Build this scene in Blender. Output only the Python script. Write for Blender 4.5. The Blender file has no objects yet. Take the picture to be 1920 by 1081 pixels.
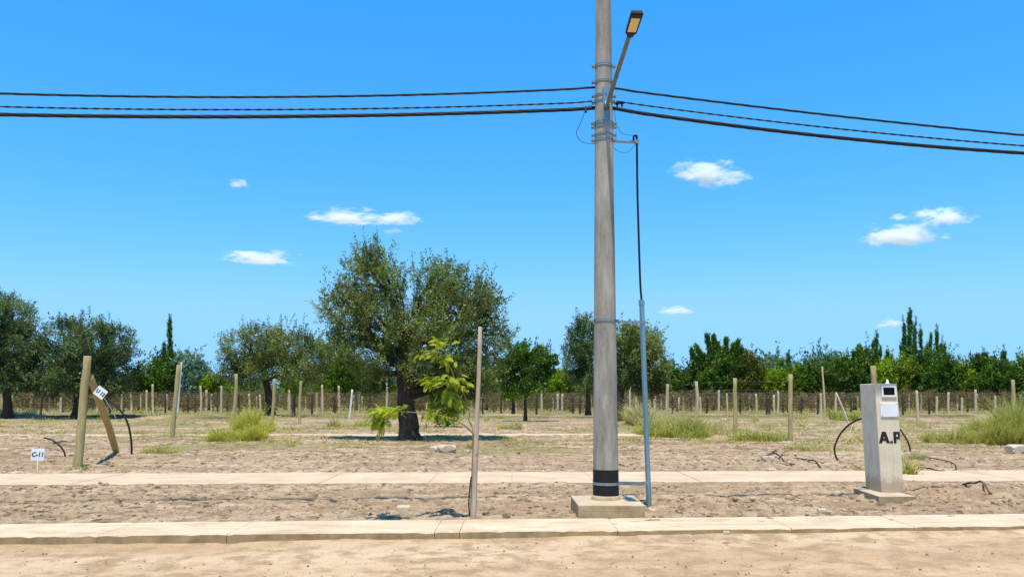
import bpy, math, random
import numpy as np
from mathutils import Vector, Matrix

# ------------------------------------------------------------------ camera, light, exposure
scene = bpy.context.scene
C = scene.collection
F = 1500.0                      # focal length in pixels of the 1920 px wide photograph
H = 1.5                         # eye height
PITCH = math.atan(209.5 / F)    # horizon at y = 750
cam_d = bpy.data.cameras.new('camera')
cam_d.sensor_width = 36.0
cam_d.lens = F / 1920.0 * 36.0
cam_d.clip_start = 0.1
cam_d.clip_end = 9000.0
cam = bpy.data.objects.new('camera', cam_d)
cam.location = (0, 0, H)
cam.rotation_euler = (math.pi / 2 + PITCH, 0, 0)
C.objects.link(cam)
scene.camera = cam

SUN_EL = 73.5
SUN_AZ = 183.0                  # from straight ahead (+Y) over the right (+X)
world = bpy.data.worlds.new("World")
scene.world = world
world.use_nodes = True
wn = world.node_tree
wn.nodes.clear()
wo = wn.nodes.new('ShaderNodeOutputWorld')
bg = wn.nodes.new('ShaderNodeBackground')
sky = wn.nodes.new('ShaderNodeTexSky')
sky.sky_type = 'NISHITA'
sky.sun_disc = False
sky.sun_elevation = math.radians(SUN_EL)
sky.sun_rotation = math.radians(SUN_AZ)
sky.air_density = 1.0
sky.dust_density = 0.25
sky.ozone_density = 2.0
sky.altitude = 900
# the camera that took the photograph rendered the sky flat and azure: tone curve per channel
sep = wn.nodes.new('ShaderNodeSeparateColor'); com = wn.nodes.new('ShaderNodeCombineColor')
wn.links.new(sky.outputs[0], sep.inputs[0])
for ch, (gain, gm, top) in enumerate(((0.62, 1.6, 0.20), (0.56, 0.66, 0.44), (0.72, 0.24, 0.72))):
    # background strength is 0.15, so the curve acts on sky * 0.15
    m0 = wn.nodes.new('ShaderNodeMath'); m0.operation = 'MULTIPLY'; m0.inputs[1].default_value = 0.15
    m1 = wn.nodes.new('ShaderNodeMath'); m1.operation = 'POWER'; m1.inputs[1].default_value = gm
    m2 = wn.nodes.new('ShaderNodeMath'); m2.operation = 'MULTIPLY'; m2.inputs[1].default_value = gain / 0.15
    wn.links.new(sep.outputs[ch], m0.inputs[0]); wn.links.new(m0.outputs[0], m1.inputs[0]); wn.links.new(m1.outputs[0], m2.inputs[0])
    m3 = wn.nodes.new('ShaderNodeMath'); m3.operation = 'SMOOTH_MIN'; m3.inputs[1].default_value = top / 0.15; m3.inputs[2].default_value = 0.5
    wn.links.new(m2.outputs[0], m3.inputs[0]); wn.links.new(m3.outputs[0], com.inputs[ch])
wn.links.new(com.outputs[0], bg.inputs[0])
bg.inputs[1].default_value = 0.15
wn.links.new(bg.outputs[0], wo.inputs[0])

sd = bpy.data.lights.new('sun', 'SUN')
sd.energy = 3.7
sd.angle = math.radians(0.7)
sd.color = (1.0, 0.93, 0.82)
sun = bpy.data.objects.new('sun', sd)
el, az = math.radians(SUN_EL), math.radians(SUN_AZ)
sv = Vector((math.cos(el) * math.sin(az), math.cos(el) * math.cos(az), math.sin(el)))
sun.rotation_euler = sv.to_track_quat('Z', 'Y').to_euler()
sun.location = (10, -5, 40)
C.objects.link(sun)

scene.view_settings.view_transform = 'Standard'
scene.view_settings.look = 'None'
scene.view_settings.exposure = 0.7
scene.view_settings.gamma = 1.0
scene.cycles.max_bounces = 7
scene.cycles.diffuse_bounces = 3
scene.cycles.transparent_max_bounces = 8
scene.cycles.volume_bounces = 5
scene.cycles.volume_step_rate = 1.0

# ------------------------------------------------------------------ projection helpers
cp, sp = math.cos(PITCH), math.sin(PITCH)

def ray(px, py):
    a, b = px - 960.0, 540.5 - py
    return Vector((a, F * cp - b * sp, F * sp + b * cp))

def G(px, py, z=0.0):
    d = ray(px, py)
    t = (z - H) / d.z
    return Vector((d.x * t, d.y * t, z))

def P(px, py, Y):
    d = ray(px, py)
    t = Y / d.y
    return Vector((d.x * t, Y, H + d.z * t))

def mpp(Y):                     # metres per photograph pixel at distance Y
    return Y / F

# ------------------------------------------------------------------ noise
_tab = np.random.RandomState(11).rand(256, 256)

def vn(x, y):
    x = np.asarray(x, float); y = np.asarray(y, float)
    xi = np.floor(x).astype(np.int64); yi = np.floor(y).astype(np.int64)
    fx = x - xi; fy = y - yi
    fx = fx * fx * (3 - 2 * fx); fy = fy * fy * (3 - 2 * fy)
    a = _tab[xi & 255, yi & 255]; b = _tab[(xi + 1) & 255, yi & 255]
    c = _tab[xi & 255, (yi + 1) & 255]; d = _tab[(xi + 1) & 255, (yi + 1) & 255]
    return (a * (1 - fx) + b * fx) * (1 - fy) + (c * (1 - fx) + d * fx) * fy

def fbm(x, y, o=4):
    s = 0; a = 0.5; t = 0
    for i in range(o):
        s = s + a * vn(x + 17.3 * i, y + 9.1 * i); t += a
        x = x * 2.03; y = y * 2.03; a *= 0.5
    return s / t

_t3 = np.random.RandomState(5).rand(32, 32, 32)

def vn3(p):
    i = np.floor(p).astype(np.int64); f = p - i; f = f * f * (3 - 2 * f)
    r = 0
    for dx in (0, 1):
        for dy in (0, 1):
            for dz in (0, 1):
                w = (f[:, 0] if dx else 1 - f[:, 0]) * (f[:, 1] if dy else 1 - f[:, 1]) * (f[:, 2] if dz else 1 - f[:, 2])
                r = r + w * _t3[(i[:, 0] + dx) & 31, (i[:, 1] + dy) & 31, (i[:, 2] + dz) & 31]
    return r

def sst(a, b, x):
    t = np.clip((x - a) / (b - a), 0, 1)
    return t * t * (3 - 2 * t)

# ------------------------------------------------------------------ materials
def new_mat(name):
    m = bpy.data.materials.new(name)
    m.use_nodes = True
    nt = m.node_tree
    nt.nodes.clear()
    out = nt.nodes.new('ShaderNodeOutputMaterial')
    b = nt.nodes.new('ShaderNodeBsdfPrincipled')
    nt.links.new(b.outputs[0], out.inputs[0])
    return m, nt, b, out

def nd(nt, t, **k):
    n = nt.nodes.new(t)
    for a, v in k.items():
        setattr(n, a, v)
    return n

def noise(nt, vec, scale, detail=4, rough=0.55, dist=0.0):
    n = nd(nt, 'ShaderNodeTexNoise')
    n.inputs['Scale'].default_value = scale
    n.inputs['Detail'].default_value = detail
    n.inputs['Roughness'].default_value = rough
    n.inputs['Distortion'].default_value = dist
    nt.links.new(vec, n.inputs['Vector'])
    return n.outputs[0]

def mapping(nt, vec, scale=(1, 1, 1), rot=(0, 0, 0)):
    m = nd(nt, 'ShaderNodeMapping')
    m.inputs['Scale'].default_value = scale
    m.inputs['Rotation'].default_value = rot
    nt.links.new(vec, m.inputs['Vector'])
    return m.outputs[0]

def ramp(nt, fac, stops, interp='LINEAR'):
    r = nd(nt, 'ShaderNodeValToRGB')
    r.color_ramp.interpolation = interp
    e = r.color_ramp.elements
    while len(e) < len(stops):
        e.new(0.5)
    for i, (p, c) in enumerate(stops):
        e[i].position = p
        e[i].color = (c[0], c[1], c[2], 1) if hasattr(c, '__len__') else (c, c, c, 1)
    nt.links.new(fac, r.inputs[0])
    return r.outputs[0]

def mixc(nt, fac, a, b, mode='MIX'):
    m = nd(nt, 'ShaderNodeMix', data_type='RGBA', blend_type=mode)
    if isinstance(fac, float): m.inputs[0].default_value = fac
    else: nt.links.new(fac, m.inputs[0])
    for s, v in ((6, a), (7, b)):
        if hasattr(v, 'is_linked') or isinstance(v, bpy.types.NodeSocket): nt.links.new(v, m.inputs[s])
        else: m.inputs[s].default_value = (v[0], v[1], v[2], 1)
    return m.outputs[2]

def bump(nt, b, h, strength=0.4, dist=0.02, prev=None):
    n = nd(nt, 'ShaderNodeBump')
    n.inputs['Strength'].default_value = strength
    n.inputs['Distance'].default_value = dist
    nt.links.new(h, n.inputs['Height'])
    if prev: nt.links.new(prev, n.inputs['Normal'])
    nt.links.new(n.outputs[0], b.inputs['Normal'])
    return n.outputs[0]

def simple(name, c1, c2=None, scale=8, rough=0.8, metal=0.0, bs=0.3, bd=0.01, stretch=(1, 1, 1), spec=0.3, spots=None, det=5, contrast=0.2):
    m, nt, b, o = new_mat(name)
    tc = nd(nt, 'ShaderNodeTexCoord').outputs['Object']
    v = mapping(nt, tc, stretch)
    n = noise(nt, v, scale, det, 0.6)
    c2 = c2 or tuple(x * 0.7 for x in c1)
    col = ramp(nt, n, [(0.5 - contrast, c2), (0.5 + contrast, c1)])
    if spots:
        n2 = noise(nt, tc, spots[1], 3, 0.6)
        f = ramp(nt, n2, [(spots[2], 0.0), (spots[2] + 0.08, 1.0)])
        col = mixc(nt, f, col, spots[0])
    nt.links.new(col, b.inputs['Base Color'])
    b.inputs['Roughness'].default_value = rough
    b.inputs['Metallic'].default_value = metal
    b.inputs['Specular IOR Level'].default_value = spec
    if bs: bump(nt, b, noise(nt, v, scale * 3, 5, 0.7), bs, bd)
    return m

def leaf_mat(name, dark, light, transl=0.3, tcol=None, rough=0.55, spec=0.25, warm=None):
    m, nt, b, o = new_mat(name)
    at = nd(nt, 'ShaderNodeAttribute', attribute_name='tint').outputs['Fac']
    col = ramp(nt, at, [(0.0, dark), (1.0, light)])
    if warm:
        tc = nd(nt, 'ShaderNodeTexCoord').outputs['Object']
        f = ramp(nt, noise(nt, tc, warm[1], 3), [(0.5, 0.0), (0.68, 1.0)])
        col = mixc(nt, f, col, warm[0])
    nt.links.new(col, b.inputs['Base Color'])
    b.inputs['Roughness'].default_value = rough
    b.inputs['Specular IOR Level'].default_value = spec
    t = nd(nt, 'ShaderNodeBsdfTranslucent')
    tm = mixc(nt, 1.0, col, tcol or (1.3, 1.5, 0.6), 'MULTIPLY')
    nt.links.new(tm, t.inputs[0])
    mx = nd(nt, 'ShaderNodeMixShader')
    mx.inputs[0].default_value = transl
    nt.links.new(b.outputs[0], mx.inputs[1]); nt.links.new(t.outputs[0], mx.inputs[2])
    nt.links.new(mx.outputs[0], o.inputs[0])
    return m

def ground_mat(name, road=False):
    m, nt, b, o = new_mat(name)
    tc = nd(nt, 'ShaderNodeTexCoord').outputs['Object']
    st = mapping(nt, tc, (0.16, 1.0, 1.0), (0, 0, math.radians(-4)))
    big = noise(nt, st, 0.9, 5, 0.6)
    mid = noise(nt, tc, 3.2, 6, 0.65)
    fine = noise(nt, tc, 42, 4, 0.7)
    if road:
        a, c, d = (0.50, 0.345, 0.20), (0.42, 0.28, 0.155), (0.57, 0.42, 0.27)
    else:
        a, c, d = (0.49, 0.345, 0.208), (0.37, 0.252, 0.148), (0.60, 0.45, 0.29)
    col = ramp(nt, big, [(0.36, c), (0.5, a), (0.66, d)])
    col = mixc(nt, ramp(nt, mid, [(0.40, 1.0), (0.55, 0.0)]), col, tuple(x * 0.84 for x in c))
    st2 = mapping(nt, tc, (0.5, 2.2, 1.0), (0, 0, math.radians(-4)))
    streak = noise(nt, st2, 5.0 if not road else 2.0, 4, 0.7, 0.6)
    col = mixc(nt, ramp(nt, streak, [(0.60, 0.0), (0.70, 0.6)]), col, d)
    grain = ramp(nt, fine, [(0.3, 0.80), (0.7, 1.14)])
    col = mixc(nt, 1.0, col, grain, 'MULTIPLY')
    if not road:
        st3 = mapping(nt, tc, (1.1, 6.0, 1.0), (0, 0, math.radians(-3)))
        dk = ramp(nt, noise(nt, st3, 3.0, 5, 0.75, 1.2), [(0.57, 0.0), (0.66, 0.75)])  # dark streaks put the self-shadow of rough soil into its colour
        col = mixc(nt, dk, col, (0.20, 0.13, 0.075))
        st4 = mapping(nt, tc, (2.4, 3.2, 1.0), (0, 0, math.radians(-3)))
        dk2 = ramp(nt, noise(nt, st4, 3.0, 4, 0.72, 1.0), [(0.60, 0.0), (0.66, 0.75)])  # smaller dark patches, shade of pits and lumps painted in
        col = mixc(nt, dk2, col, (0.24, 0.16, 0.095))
        for vs_, th, gl in ((3.4, 0.205, 0.44), (6.0, 0.215, 0.42)):   # dark clods, and the shade in footprint holes painted as colour
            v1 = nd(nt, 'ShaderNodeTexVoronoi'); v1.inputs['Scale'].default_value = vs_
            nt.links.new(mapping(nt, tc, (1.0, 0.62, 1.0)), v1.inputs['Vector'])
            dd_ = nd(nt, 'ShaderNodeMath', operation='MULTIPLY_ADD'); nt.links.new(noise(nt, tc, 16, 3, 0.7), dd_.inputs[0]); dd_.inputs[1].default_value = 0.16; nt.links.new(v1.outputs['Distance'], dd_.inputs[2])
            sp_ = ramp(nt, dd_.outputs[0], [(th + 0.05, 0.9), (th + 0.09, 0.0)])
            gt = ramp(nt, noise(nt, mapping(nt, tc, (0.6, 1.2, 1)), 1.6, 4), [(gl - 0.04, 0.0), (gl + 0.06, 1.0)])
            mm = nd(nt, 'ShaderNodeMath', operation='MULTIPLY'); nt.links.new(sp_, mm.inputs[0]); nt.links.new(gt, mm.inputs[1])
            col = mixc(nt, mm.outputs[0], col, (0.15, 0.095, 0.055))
        pl = ramp(nt, noise(nt, st3, 5.0, 5, 0.7, 0.5), [(0.30, 0.8), (0.40, 0.0)])
        col = mixc(nt, pl, col, (0.62, 0.47, 0.33))
    # small dark and pale grit
    vo = nd(nt, 'ShaderNodeTexVoronoi'); vo.inputs['Scale'].default_value = 11 if not road else 8
    nt.links.new(tc, vo.inputs['Vector'])
    spot = ramp(nt, vo.outputs['Distance'], [(0.07, 1.0), (0.13, 0.0)])
    gate = ramp(nt, noise(nt, tc, 6, 2), [(0.52, 0.0), (0.58, 0.85)])
    f = nd(nt, 'ShaderNodeMath', operation='MULTIPLY'); nt.links.new(spot, f.inputs[0]); nt.links.new(gate, f.inputs[1])
    col = mixc(nt, f.outputs[0], col, (0.16, 0.10, 0.06))
    if not road:
        fa = nd(nt, 'ShaderNodeAttribute', attribute_name='field').outputs['Fac']
        st5 = mapping(nt, tc, (0.35, 1.5, 1.0), (0, 0, math.radians(-3)))
        fl = ramp(nt, noise(nt, st5, 1.5, 6, 0.72, 0.8), [(0.52, 0.0), (0.58, 0.85)])  # dead grass, plus shaded furrow edges painted as dark streaks
        fm = nd(nt, 'ShaderNodeMath', operation='MULTIPLY'); nt.links.new(fl, fm.inputs[0]); nt.links.new(fa, fm.inputs[1])
        col = mixc(nt, fm.outputs[0], col, (0.15, 0.115, 0.058))
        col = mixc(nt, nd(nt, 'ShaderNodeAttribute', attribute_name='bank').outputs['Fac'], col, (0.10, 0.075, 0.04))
        at = nd(nt, 'ShaderNodeAttribute', attribute_name='green').outputs['Fac']
        gcol = ramp(nt, noise(nt, mapping(nt, tc, (0.6, 1.6, 1)), 2.2, 5), [(0.35, (0.12, 0.115, 0.035)), (0.65, (0.30, 0.26, 0.10))])
        col = mixc(nt, at, col, gcol)
    nt.links.new(col, b.inputs['Base Color'])
    b.inputs['Roughness'].default_value = 0.95
    b.inputs['Specular IOR Level'].default_value = 0.1
    p = bump(nt, b, noise(nt, tc, 9, 8, 0.72), 0.9 if not road else 0.6, 0.08 if not road else 0.04)
    bump(nt, b, fine, 0.35, 0.012, p)
    return m

def concrete(name, a, c, scale=3.0, stain=(0.25, 0.21, 0.15), stain_t=0.6, bs=0.25, streak=False, dusty=None, splash=False):
    m, nt, b, o = new_mat(name)
    tc = nd(nt, 'ShaderNodeTexCoord').outputs['Object']
    v = mapping(nt, tc, (1, 1, 0.18)) if streak else tc
    n = noise(nt, v, scale, 7, 0.65)
    col = ramp(nt, n, [(0.33, c), (0.66, a)])
    f = ramp(nt, noise(nt, v, scale * 2.6, 6, 0.7), [(stain_t, 0.0), (stain_t + 0.14, 0.7)])
    col = mixc(nt, f, col, stain)
    if not streak and not splash:
        so = ramp(nt, noise(nt, mapping(nt, tc, (0.5, 1.6, 1)), 1.9, 7, 0.74, 0.5), [(0.50, 0.0), (0.60, 0.8)])
        col = mixc(nt, so, col, (0.46, 0.325, 0.20))
        cr = ramp(nt, noise(nt, tc, 14, 5, 0.75, 1.5), [(0.62, 0.0), (0.66, 0.7)])
        col = mixc(nt, cr, col, (0.26, 0.19, 0.12))
    g = ramp(nt, noise(nt, tc, 55, 4, 0.7), [(0.3, 0.86), (0.7, 1.1)])
    col = mixc(nt, 1.0, col, g, 'MULTIPLY')
    if splash:  # rain-splashed soil up the foot, thin drips from the top
        sz = nd(nt, 'ShaderNodeSeparateXYZ'); nt.links.new(tc, sz.inputs[0])
        ad = nd(nt, 'ShaderNodeMath', operation='MULTIPLY_ADD'); nt.links.new(noise(nt, tc, 9, 6, 0.7), ad.inputs[0]); ad.inputs[1].default_value = -0.42; nt.links.new(sz.outputs[2], ad.inputs[2])
        col = mixc(nt, ramp(nt, ad.outputs[0], [(0.0, 0.75), (0.12, 0.0)]), col, (0.36, 0.26, 0.165))
        dv = mapping(nt, tc, (14, 14, 0.8))
        col = mixc(nt, ramp(nt, noise(nt, dv, 1.0, 4, 0.6), [(0.58, 0.0), (0.70, 0.4)]), col, (0.34, 0.28, 0.20))
    if dusty:   # soil stain on upright faces only
        ge = nd(nt, 'ShaderNodeNewGeometry')
        sx = nd(nt, 'ShaderNodeSeparateXYZ'); nt.links.new(ge.outputs['True Normal'], sx.inputs[0])
        fz = ramp(nt, sx.outputs[2], [(0.4, 1.0), (0.8, 0.0)])
        col = mixc(nt, fz, col, mixc(nt, ramp(nt, noise(nt, tc, 4.5, 6, 0.7), [(0.35, 0.0), (0.65, 1.0)]), dusty[0], dusty[1]))
    nt.links.new(col, b.inputs['Base Color'])
    b.inputs['Roughness'].default_value = 0.9
    b.inputs['Specular IOR Level'].default_value = 0.2
    vo = nd(nt, 'ShaderNodeTexVoronoi'); vo.inputs['Scale'].default_value = 26
    nt.links.new(tc, vo.inputs['Vector'])
    pit = ramp(nt, vo.outputs['Distance'], [(0.05, 0.0), (0.14, 1.0)])
    p = bump(nt, b, pit, 0.3, 0.004)
    bump(nt, b, noise(nt, tc, 30, 6, 0.7), bs, 0.006, p)
    return m

M = {}
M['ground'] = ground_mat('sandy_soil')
M['road'] = ground_mat('sandy_road', True)
M['kerb'] = concrete('kerb_concrete', (0.64, 0.50, 0.335), (0.52, 0.39, 0.245), 1.6, (0.46, 0.36, 0.24), 0.62, dusty=((0.42, 0.31, 0.17), (0.25, 0.175, 0.09)))
M['walk'] = concrete('sidewalk_concrete', (0.61, 0.46, 0.31), (0.50, 0.37, 0.24), 1.2, (0.5, 0.4, 0.28), 0.62)
M['block'] = concrete('base_concrete', (0.55, 0.435, 0.30), (0.43, 0.335, 0.22), 3.0, (0.36, 0.29, 0.19), 0.62, dusty=((0.44, 0.34, 0.20), (0.28, 0.205, 0.11)))
M['pole'] = concrete('pole_concrete', (0.41, 0.37, 0.305), (0.19, 0.17, 0.135), 6.0, (0.56, 0.50, 0.41), 0.60, streak=True)
M['pillar'] = concrete('pillar_concrete', (0.80, 0.67, 0.48), (0.66, 0.545, 0.385), 2.2, (0.36, 0.29, 0.20), 0.60, splash=True)
M['black'] = simple('black_paint', (0.012, 0.012, 0.012), (0.006, 0.006, 0.006), 12, 0.55, bs=0.1, spots=((0.5, 0.5, 0.46), 9, 0.73))
M['letter'] = simple('letter_paint', (0.02, 0.02, 0.02), (0.01, 0.01, 0.01), 30, 0.6, bs=0)
M['rubber'] = simple('black_rubber', (0.015, 0.015, 0.016), (0.008, 0.008, 0.008), 20, 0.5, bs=0.1, bd=0.002)
M['cable'] = simple('cable_sheath', (0.014, 0.014, 0.016), (0.006, 0.006, 0.007), 20, 0.6, bs=0)
M['galv'] = simple('galvanised_steel', (0.30, 0.37, 0.40), (0.20, 0.26, 0.29), 10, 0.45, 0.55, bs=0.05, spec=0.5, stretch=(1, 1, 0.3))
M['galvpipe'] = simple('conduit_steel', (0.25, 0.39, 0.46), (0.16, 0.27, 0.33), 10, 0.38, 0.6, bs=0.05, spec=0.5, stretch=(1, 1, 0.2))
M['armsteel'] = simple('arm_steel', (0.20, 0.21, 0.19), (0.10, 0.11, 0.10), 10, 0.5, 0.3, bs=0.05)
M['housing'] = simple('lamp_housing_paint', (0.02, 0.02, 0.022), (0.01, 0.01, 0.012), 10, 0.5, bs=0.05)
M['lens'] = simple('lamp_diffuser', (0.75, 0.56, 0.30), (0.62, 0.46, 0.24), 40, 0.35, bs=0.1, bd=0.002)
M['wood'] = simple('treated_wood', (0.50, 0.40, 0.19), (0.30, 0.22, 0.085), 7, 0.85, bs=0.6, bd=0.01, stretch=(3, 3, 0.35), spots=((0.11, 0.075, 0.03), 16, 0.66))
M['palewood'] = simple('pale_weathered_wood', (0.60, 0.50, 0.30), (0.42, 0.33, 0.18), 7, 0.85, bs=0.5, bd=0.01, stretch=(3, 3, 0.35), spots=((0.14, 0.10, 0.05), 14, 0.68))
M['stakewood'] = simple('grey_stake_wood', (0.56, 0.45, 0.33), (0.36, 0.27, 0.17), 8, 0.85, bs=0.7, bd=0.01, stretch=(3, 3, 0.3), spots=((0.06, 0.04, 0.025), 11, 0.66))
M['darkwood'] = simple('dark_old_wood', (0.075, 0.055, 0.035), (0.035, 0.025, 0.017), 7, 0.9, bs=0.5, stretch=(3, 3, 0.4))
M['whitepaint'] = simple('white_painted_wood', (0.72, 0.70, 0.60), (0.52, 0.49, 0.40), 9, 0.8, bs=0.3)
M['signwhite'] = simple('white_sign_board', (0.82, 0.82, 0.84), (0.74, 0.74, 0.76), 6, 0.6, bs=0.05)
M['plate'] = simple('white_plastic', (0.80, 0.80, 0.80), (0.72, 0.72, 0.72), 6, 0.4, bs=0.02)
M['pane'] = simple('dark_meter_glass', (0.008, 0.009, 0.010), (0.005, 0.005, 0.006), 5, 0.5, bs=0, spec=0.1)
M['bark'] = simple('olive_bark', (0.085, 0.062, 0.042), (0.030, 0.022, 0.015), 6, 0.95, bs=1.0, bd=0.05, stretch=(2.2, 2.2, 0.6))
M['greybark'] = simple('thin_grey_bark', (0.30, 0.24, 0.15), (0.17, 0.13, 0.08), 14, 0.9, bs=0.5)
M['rock'] = simple('pale_stone', (0.60, 0.49, 0.36), (0.42, 0.33, 0.23), 6, 0.9, bs=0.7, bd=0.02)
M['clod'] = simple('soil_clods', (0.44, 0.30, 0.195), (0.24, 0.155, 0.095), 3, 0.95, bs=0.7, bd=0.02)
M['branch'] = simple('dead_wood', (0.16, 0.11, 0.07), (0.06, 0.04, 0.025), 9, 0.95, bs=0.7)
M['wire'] = simple('thin_wire', (0.16, 0.20, 0.19), (0.09, 0.11, 0.11), 9, 0.5, 0.4, bs=0)
M['thinwire'] = simple('drop_wire', (0.05, 0.16, 0.26), (0.04, 0.11, 0.18), 9, 0.5, 0.1, bs=0)
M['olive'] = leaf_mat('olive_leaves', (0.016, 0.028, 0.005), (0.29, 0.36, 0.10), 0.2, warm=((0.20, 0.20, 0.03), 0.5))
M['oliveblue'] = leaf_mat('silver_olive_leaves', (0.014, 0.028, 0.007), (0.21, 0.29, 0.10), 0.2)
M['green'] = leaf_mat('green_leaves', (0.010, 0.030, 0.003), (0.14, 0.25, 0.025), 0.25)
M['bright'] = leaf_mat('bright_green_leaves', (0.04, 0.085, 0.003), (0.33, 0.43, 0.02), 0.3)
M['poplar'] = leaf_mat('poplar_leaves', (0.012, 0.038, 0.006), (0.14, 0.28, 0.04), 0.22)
M['pine'] = leaf_mat('brown_green_needles', (0.045, 0.06, 0.010), (0.18, 0.19, 0.028), 0.25)
M['grey'] = leaf_mat('grey_green_leaves', (0.12, 0.20, 0.16), (0.25, 0.36, 0.30), 0.2)
M['sapling'] = leaf_mat('young_yellow_green_leaves', (0.13, 0.19, 0.008), (0.46, 0.50, 0.03), 0.38, tcol=(1.2, 1.3, 0.5))
M['straw'] = leaf_mat('dry_grass_blades', (0.28, 0.24, 0.07), (0.70, 0.60, 0.32), 0.3, tcol=(1.1, 1.1, 0.7))
M['grass'] = leaf_mat('green_grass_blades', (0.13, 0.17, 0.015), (0.60, 0.53, 0.15), 0.35, tcol=(1.1, 1.2, 0.5))
M['weeds'] = leaf_mat('yellow_weeds', (0.22, 0.22, 0.015), (0.60, 0.54, 0.10), 0.35, tcol=(1.1, 1.2, 0.5))
M['vine'] = leaf_mat('dry_vine_leaves', (0.050, 0.034, 0.012), (0.34, 0.205, 0.075), 0.2, tcol=(1.2, 1.0, 0.6), warm=((0.15, 0.17, 0.03), 0.16))

# ------------------------------------------------------------------ mesh helpers
def raw_mesh(name, V, Fc, mat, nvert, attr=None, smooth=False):
    """V (n,3) array, Fc (m,k) array with k constant vertices per face"""
    me = bpy.data.meshes.new(name)
    V = np.ascontiguousarray(V, np.float32); Fc = np.ascontiguousarray(Fc, np.int32)
    me.vertices.add(len(V)); me.vertices.foreach_set('co', V.ravel())
    me.loops.add(Fc.size); me.loops.foreach_set('vertex_index', Fc.ravel())
    me.polygons.add(len(Fc))
    me.polygons.foreach_set('loop_start', np.arange(0, Fc.size, nvert, dtype=np.int32))
    me.polygons.foreach_set('loop_total', np.full(len(Fc), nvert, np.int32))
    if smooth: me.polygons.foreach_set('use_smooth', np.ones(len(Fc), bool))
    me.update(calc_edges=True)
    if attr:
        for k, a in attr.items():
            at = me.attributes.new(k, 'FLOAT', 'POINT')
            at.data.foreach_set('value', np.ascontiguousarray(a, np.float32))
    me.materials.append(mat)
    return me

def link(name, me, parent=None, loc=(0, 0, 0), rot=(0, 0, 0)):
    o = bpy.data.objects.new(name, me)
    o.location = loc; o.rotation_euler = rot
    C.objects.link(o)
    if parent: o.parent = parent
    return o

def tag(o, label=None, cat=None, group=None, kind=None):
    if label: o['label'] = label
    if cat: o['category'] = cat
    if group: o['group'] = group
    if kind: o['kind'] = kind
    return o

def thing(name, loc, label, cat, group=None, rz=0):
    o = bpy.data.objects.new(name, None)
    o.empty_display_size = 0.3
    o.location = loc; o.rotation_euler = (0, 0, rz)
    C.objects.link(o)
    return tag(o, label, cat, group)

class MB:
    def __init__(self): self.v = []; self.f = []; self.s = []
    def add(self, vs, fs, smooth=False):
        n = len(self.v)
        self.v += [tuple(p) for p in vs]
        self.f += [tuple(i + n for i in f) for f in fs]
        self.s += [smooth] * len(fs)
    def box(self, c, s, rz=0, mat=None):
        x, y, z = s[0] / 2, s[1] / 2, s[2] / 2
        vs = [Vector((i * x, j * y, k * z)) for i in (-1, 1) for j in (-1, 1) for k in (-1, 1)]
        R = mat or Matrix.Rotation(rz, 3, 'Z')
        vs = [R @ v + Vector(c) for v in vs]
        self.add(vs, [(0, 1, 3, 2), (4, 6, 7, 5), (0, 4, 5, 1), (2, 3, 7, 6), (0, 2, 6, 4), (1, 5, 7, 3)])
    def tube(self, pts, rad, n=8, cap=True, rough=0, rng=None):
        pts = [Vector(p) for p in pts]
        if not hasattr(rad, '__len__'): rad = [rad] * len(pts)
        rings = []; ref = None
        for i, p in enumerate(pts):
            t = (pts[min(i + 1, len(pts) - 1)] - pts[max(i - 1, 0)]).normalized()
            if ref is None:
                ref = Vector((0, 0, 1)) if abs(t.z) < 0.9 else Vector((1, 0, 0))
            a = (ref - t * ref.dot(t)).normalized(); ref = a
            b = t.cross(a)
            rings.append([p + (a * math.cos(2 * math.pi * k / n) + b * math.sin(2 * math.pi * k / n)) * rad[i] *
                          (1 + (rng.uniform(-rough, rough) if rough else 0)) for k in range(n)])
        vs = [q for r in rings for q in r]
        fs = [(i * n + k, i * n + (k + 1) % n, (i + 1) * n + (k + 1) % n, (i + 1) * n + k) for i in range(len(pts) - 1) for k in range(n)]
        self.add(vs, fs, True)
        if cap:
            m = len(vs)
            self.add(rings[0], [tuple(range(n))[::-1]]); self.add(rings[-1], [tuple(range(n))])
    def build(self, name, mat, parent=None, bevel=0.0, loc=None):
        me = bpy.data.meshes.new(name)
        me.from_pydata(self.v, [], self.f)
        me.polygons.foreach_set('use_smooth', self.s)
        me.materials.append(mat)
        me.update()
        o = link(name, me, parent, loc or (0, 0, 0))
        if bevel:
            b = o.modifiers.new('bevel', 'BEVEL'); b.width = bevel; b.segments = 2; b.limit_method = 'ANGLE'
        return o

def rel(pts, o):
    o = Vector(o)
    return [Vector(p) - o for p in pts]

def smooth_path(pts, n=6):
    """Catmull-Rom through the points"""
    p = [Vector(q) for q in pts]
    p = [p[0] * 2 - p[1]] + p + [p[-1] * 2 - p[-2]]
    out = []
    for i in range(1, len(p) - 2):
        for k in range(n):
            t = k / n
            out.append(0.5 * ((2 * p[i]) + (p[i + 1] - p[i - 1]) * t + (2 * p[i - 1] - 5 * p[i] + 4 * p[i + 1] - p[i + 2]) * t * t + (3 * p[i] - p[i - 1] - 3 * p[i + 1] + p[i + 2]) * t ** 3))
    out.append(p[-2])
    return out

# ------------------------------------------------------------------ the ground
KT = 0.068                                   # slope of the street against the picture plane
KF = G(960, 994).y                           # kerb front edge straight ahead
KB = G(960, 972).y                           # kerb back edge
WT = 0.040
WF = G(960, 904).y - 0.02                    # sidewalk front
WB = G(960, 885).y

blk = G(1146, 950); blk.y = KB + 0.0         # used for the heaps round the pole base

BK = G(960, 784).y
SX, SY = G(884, 962).x, G(884, 962).y

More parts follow.
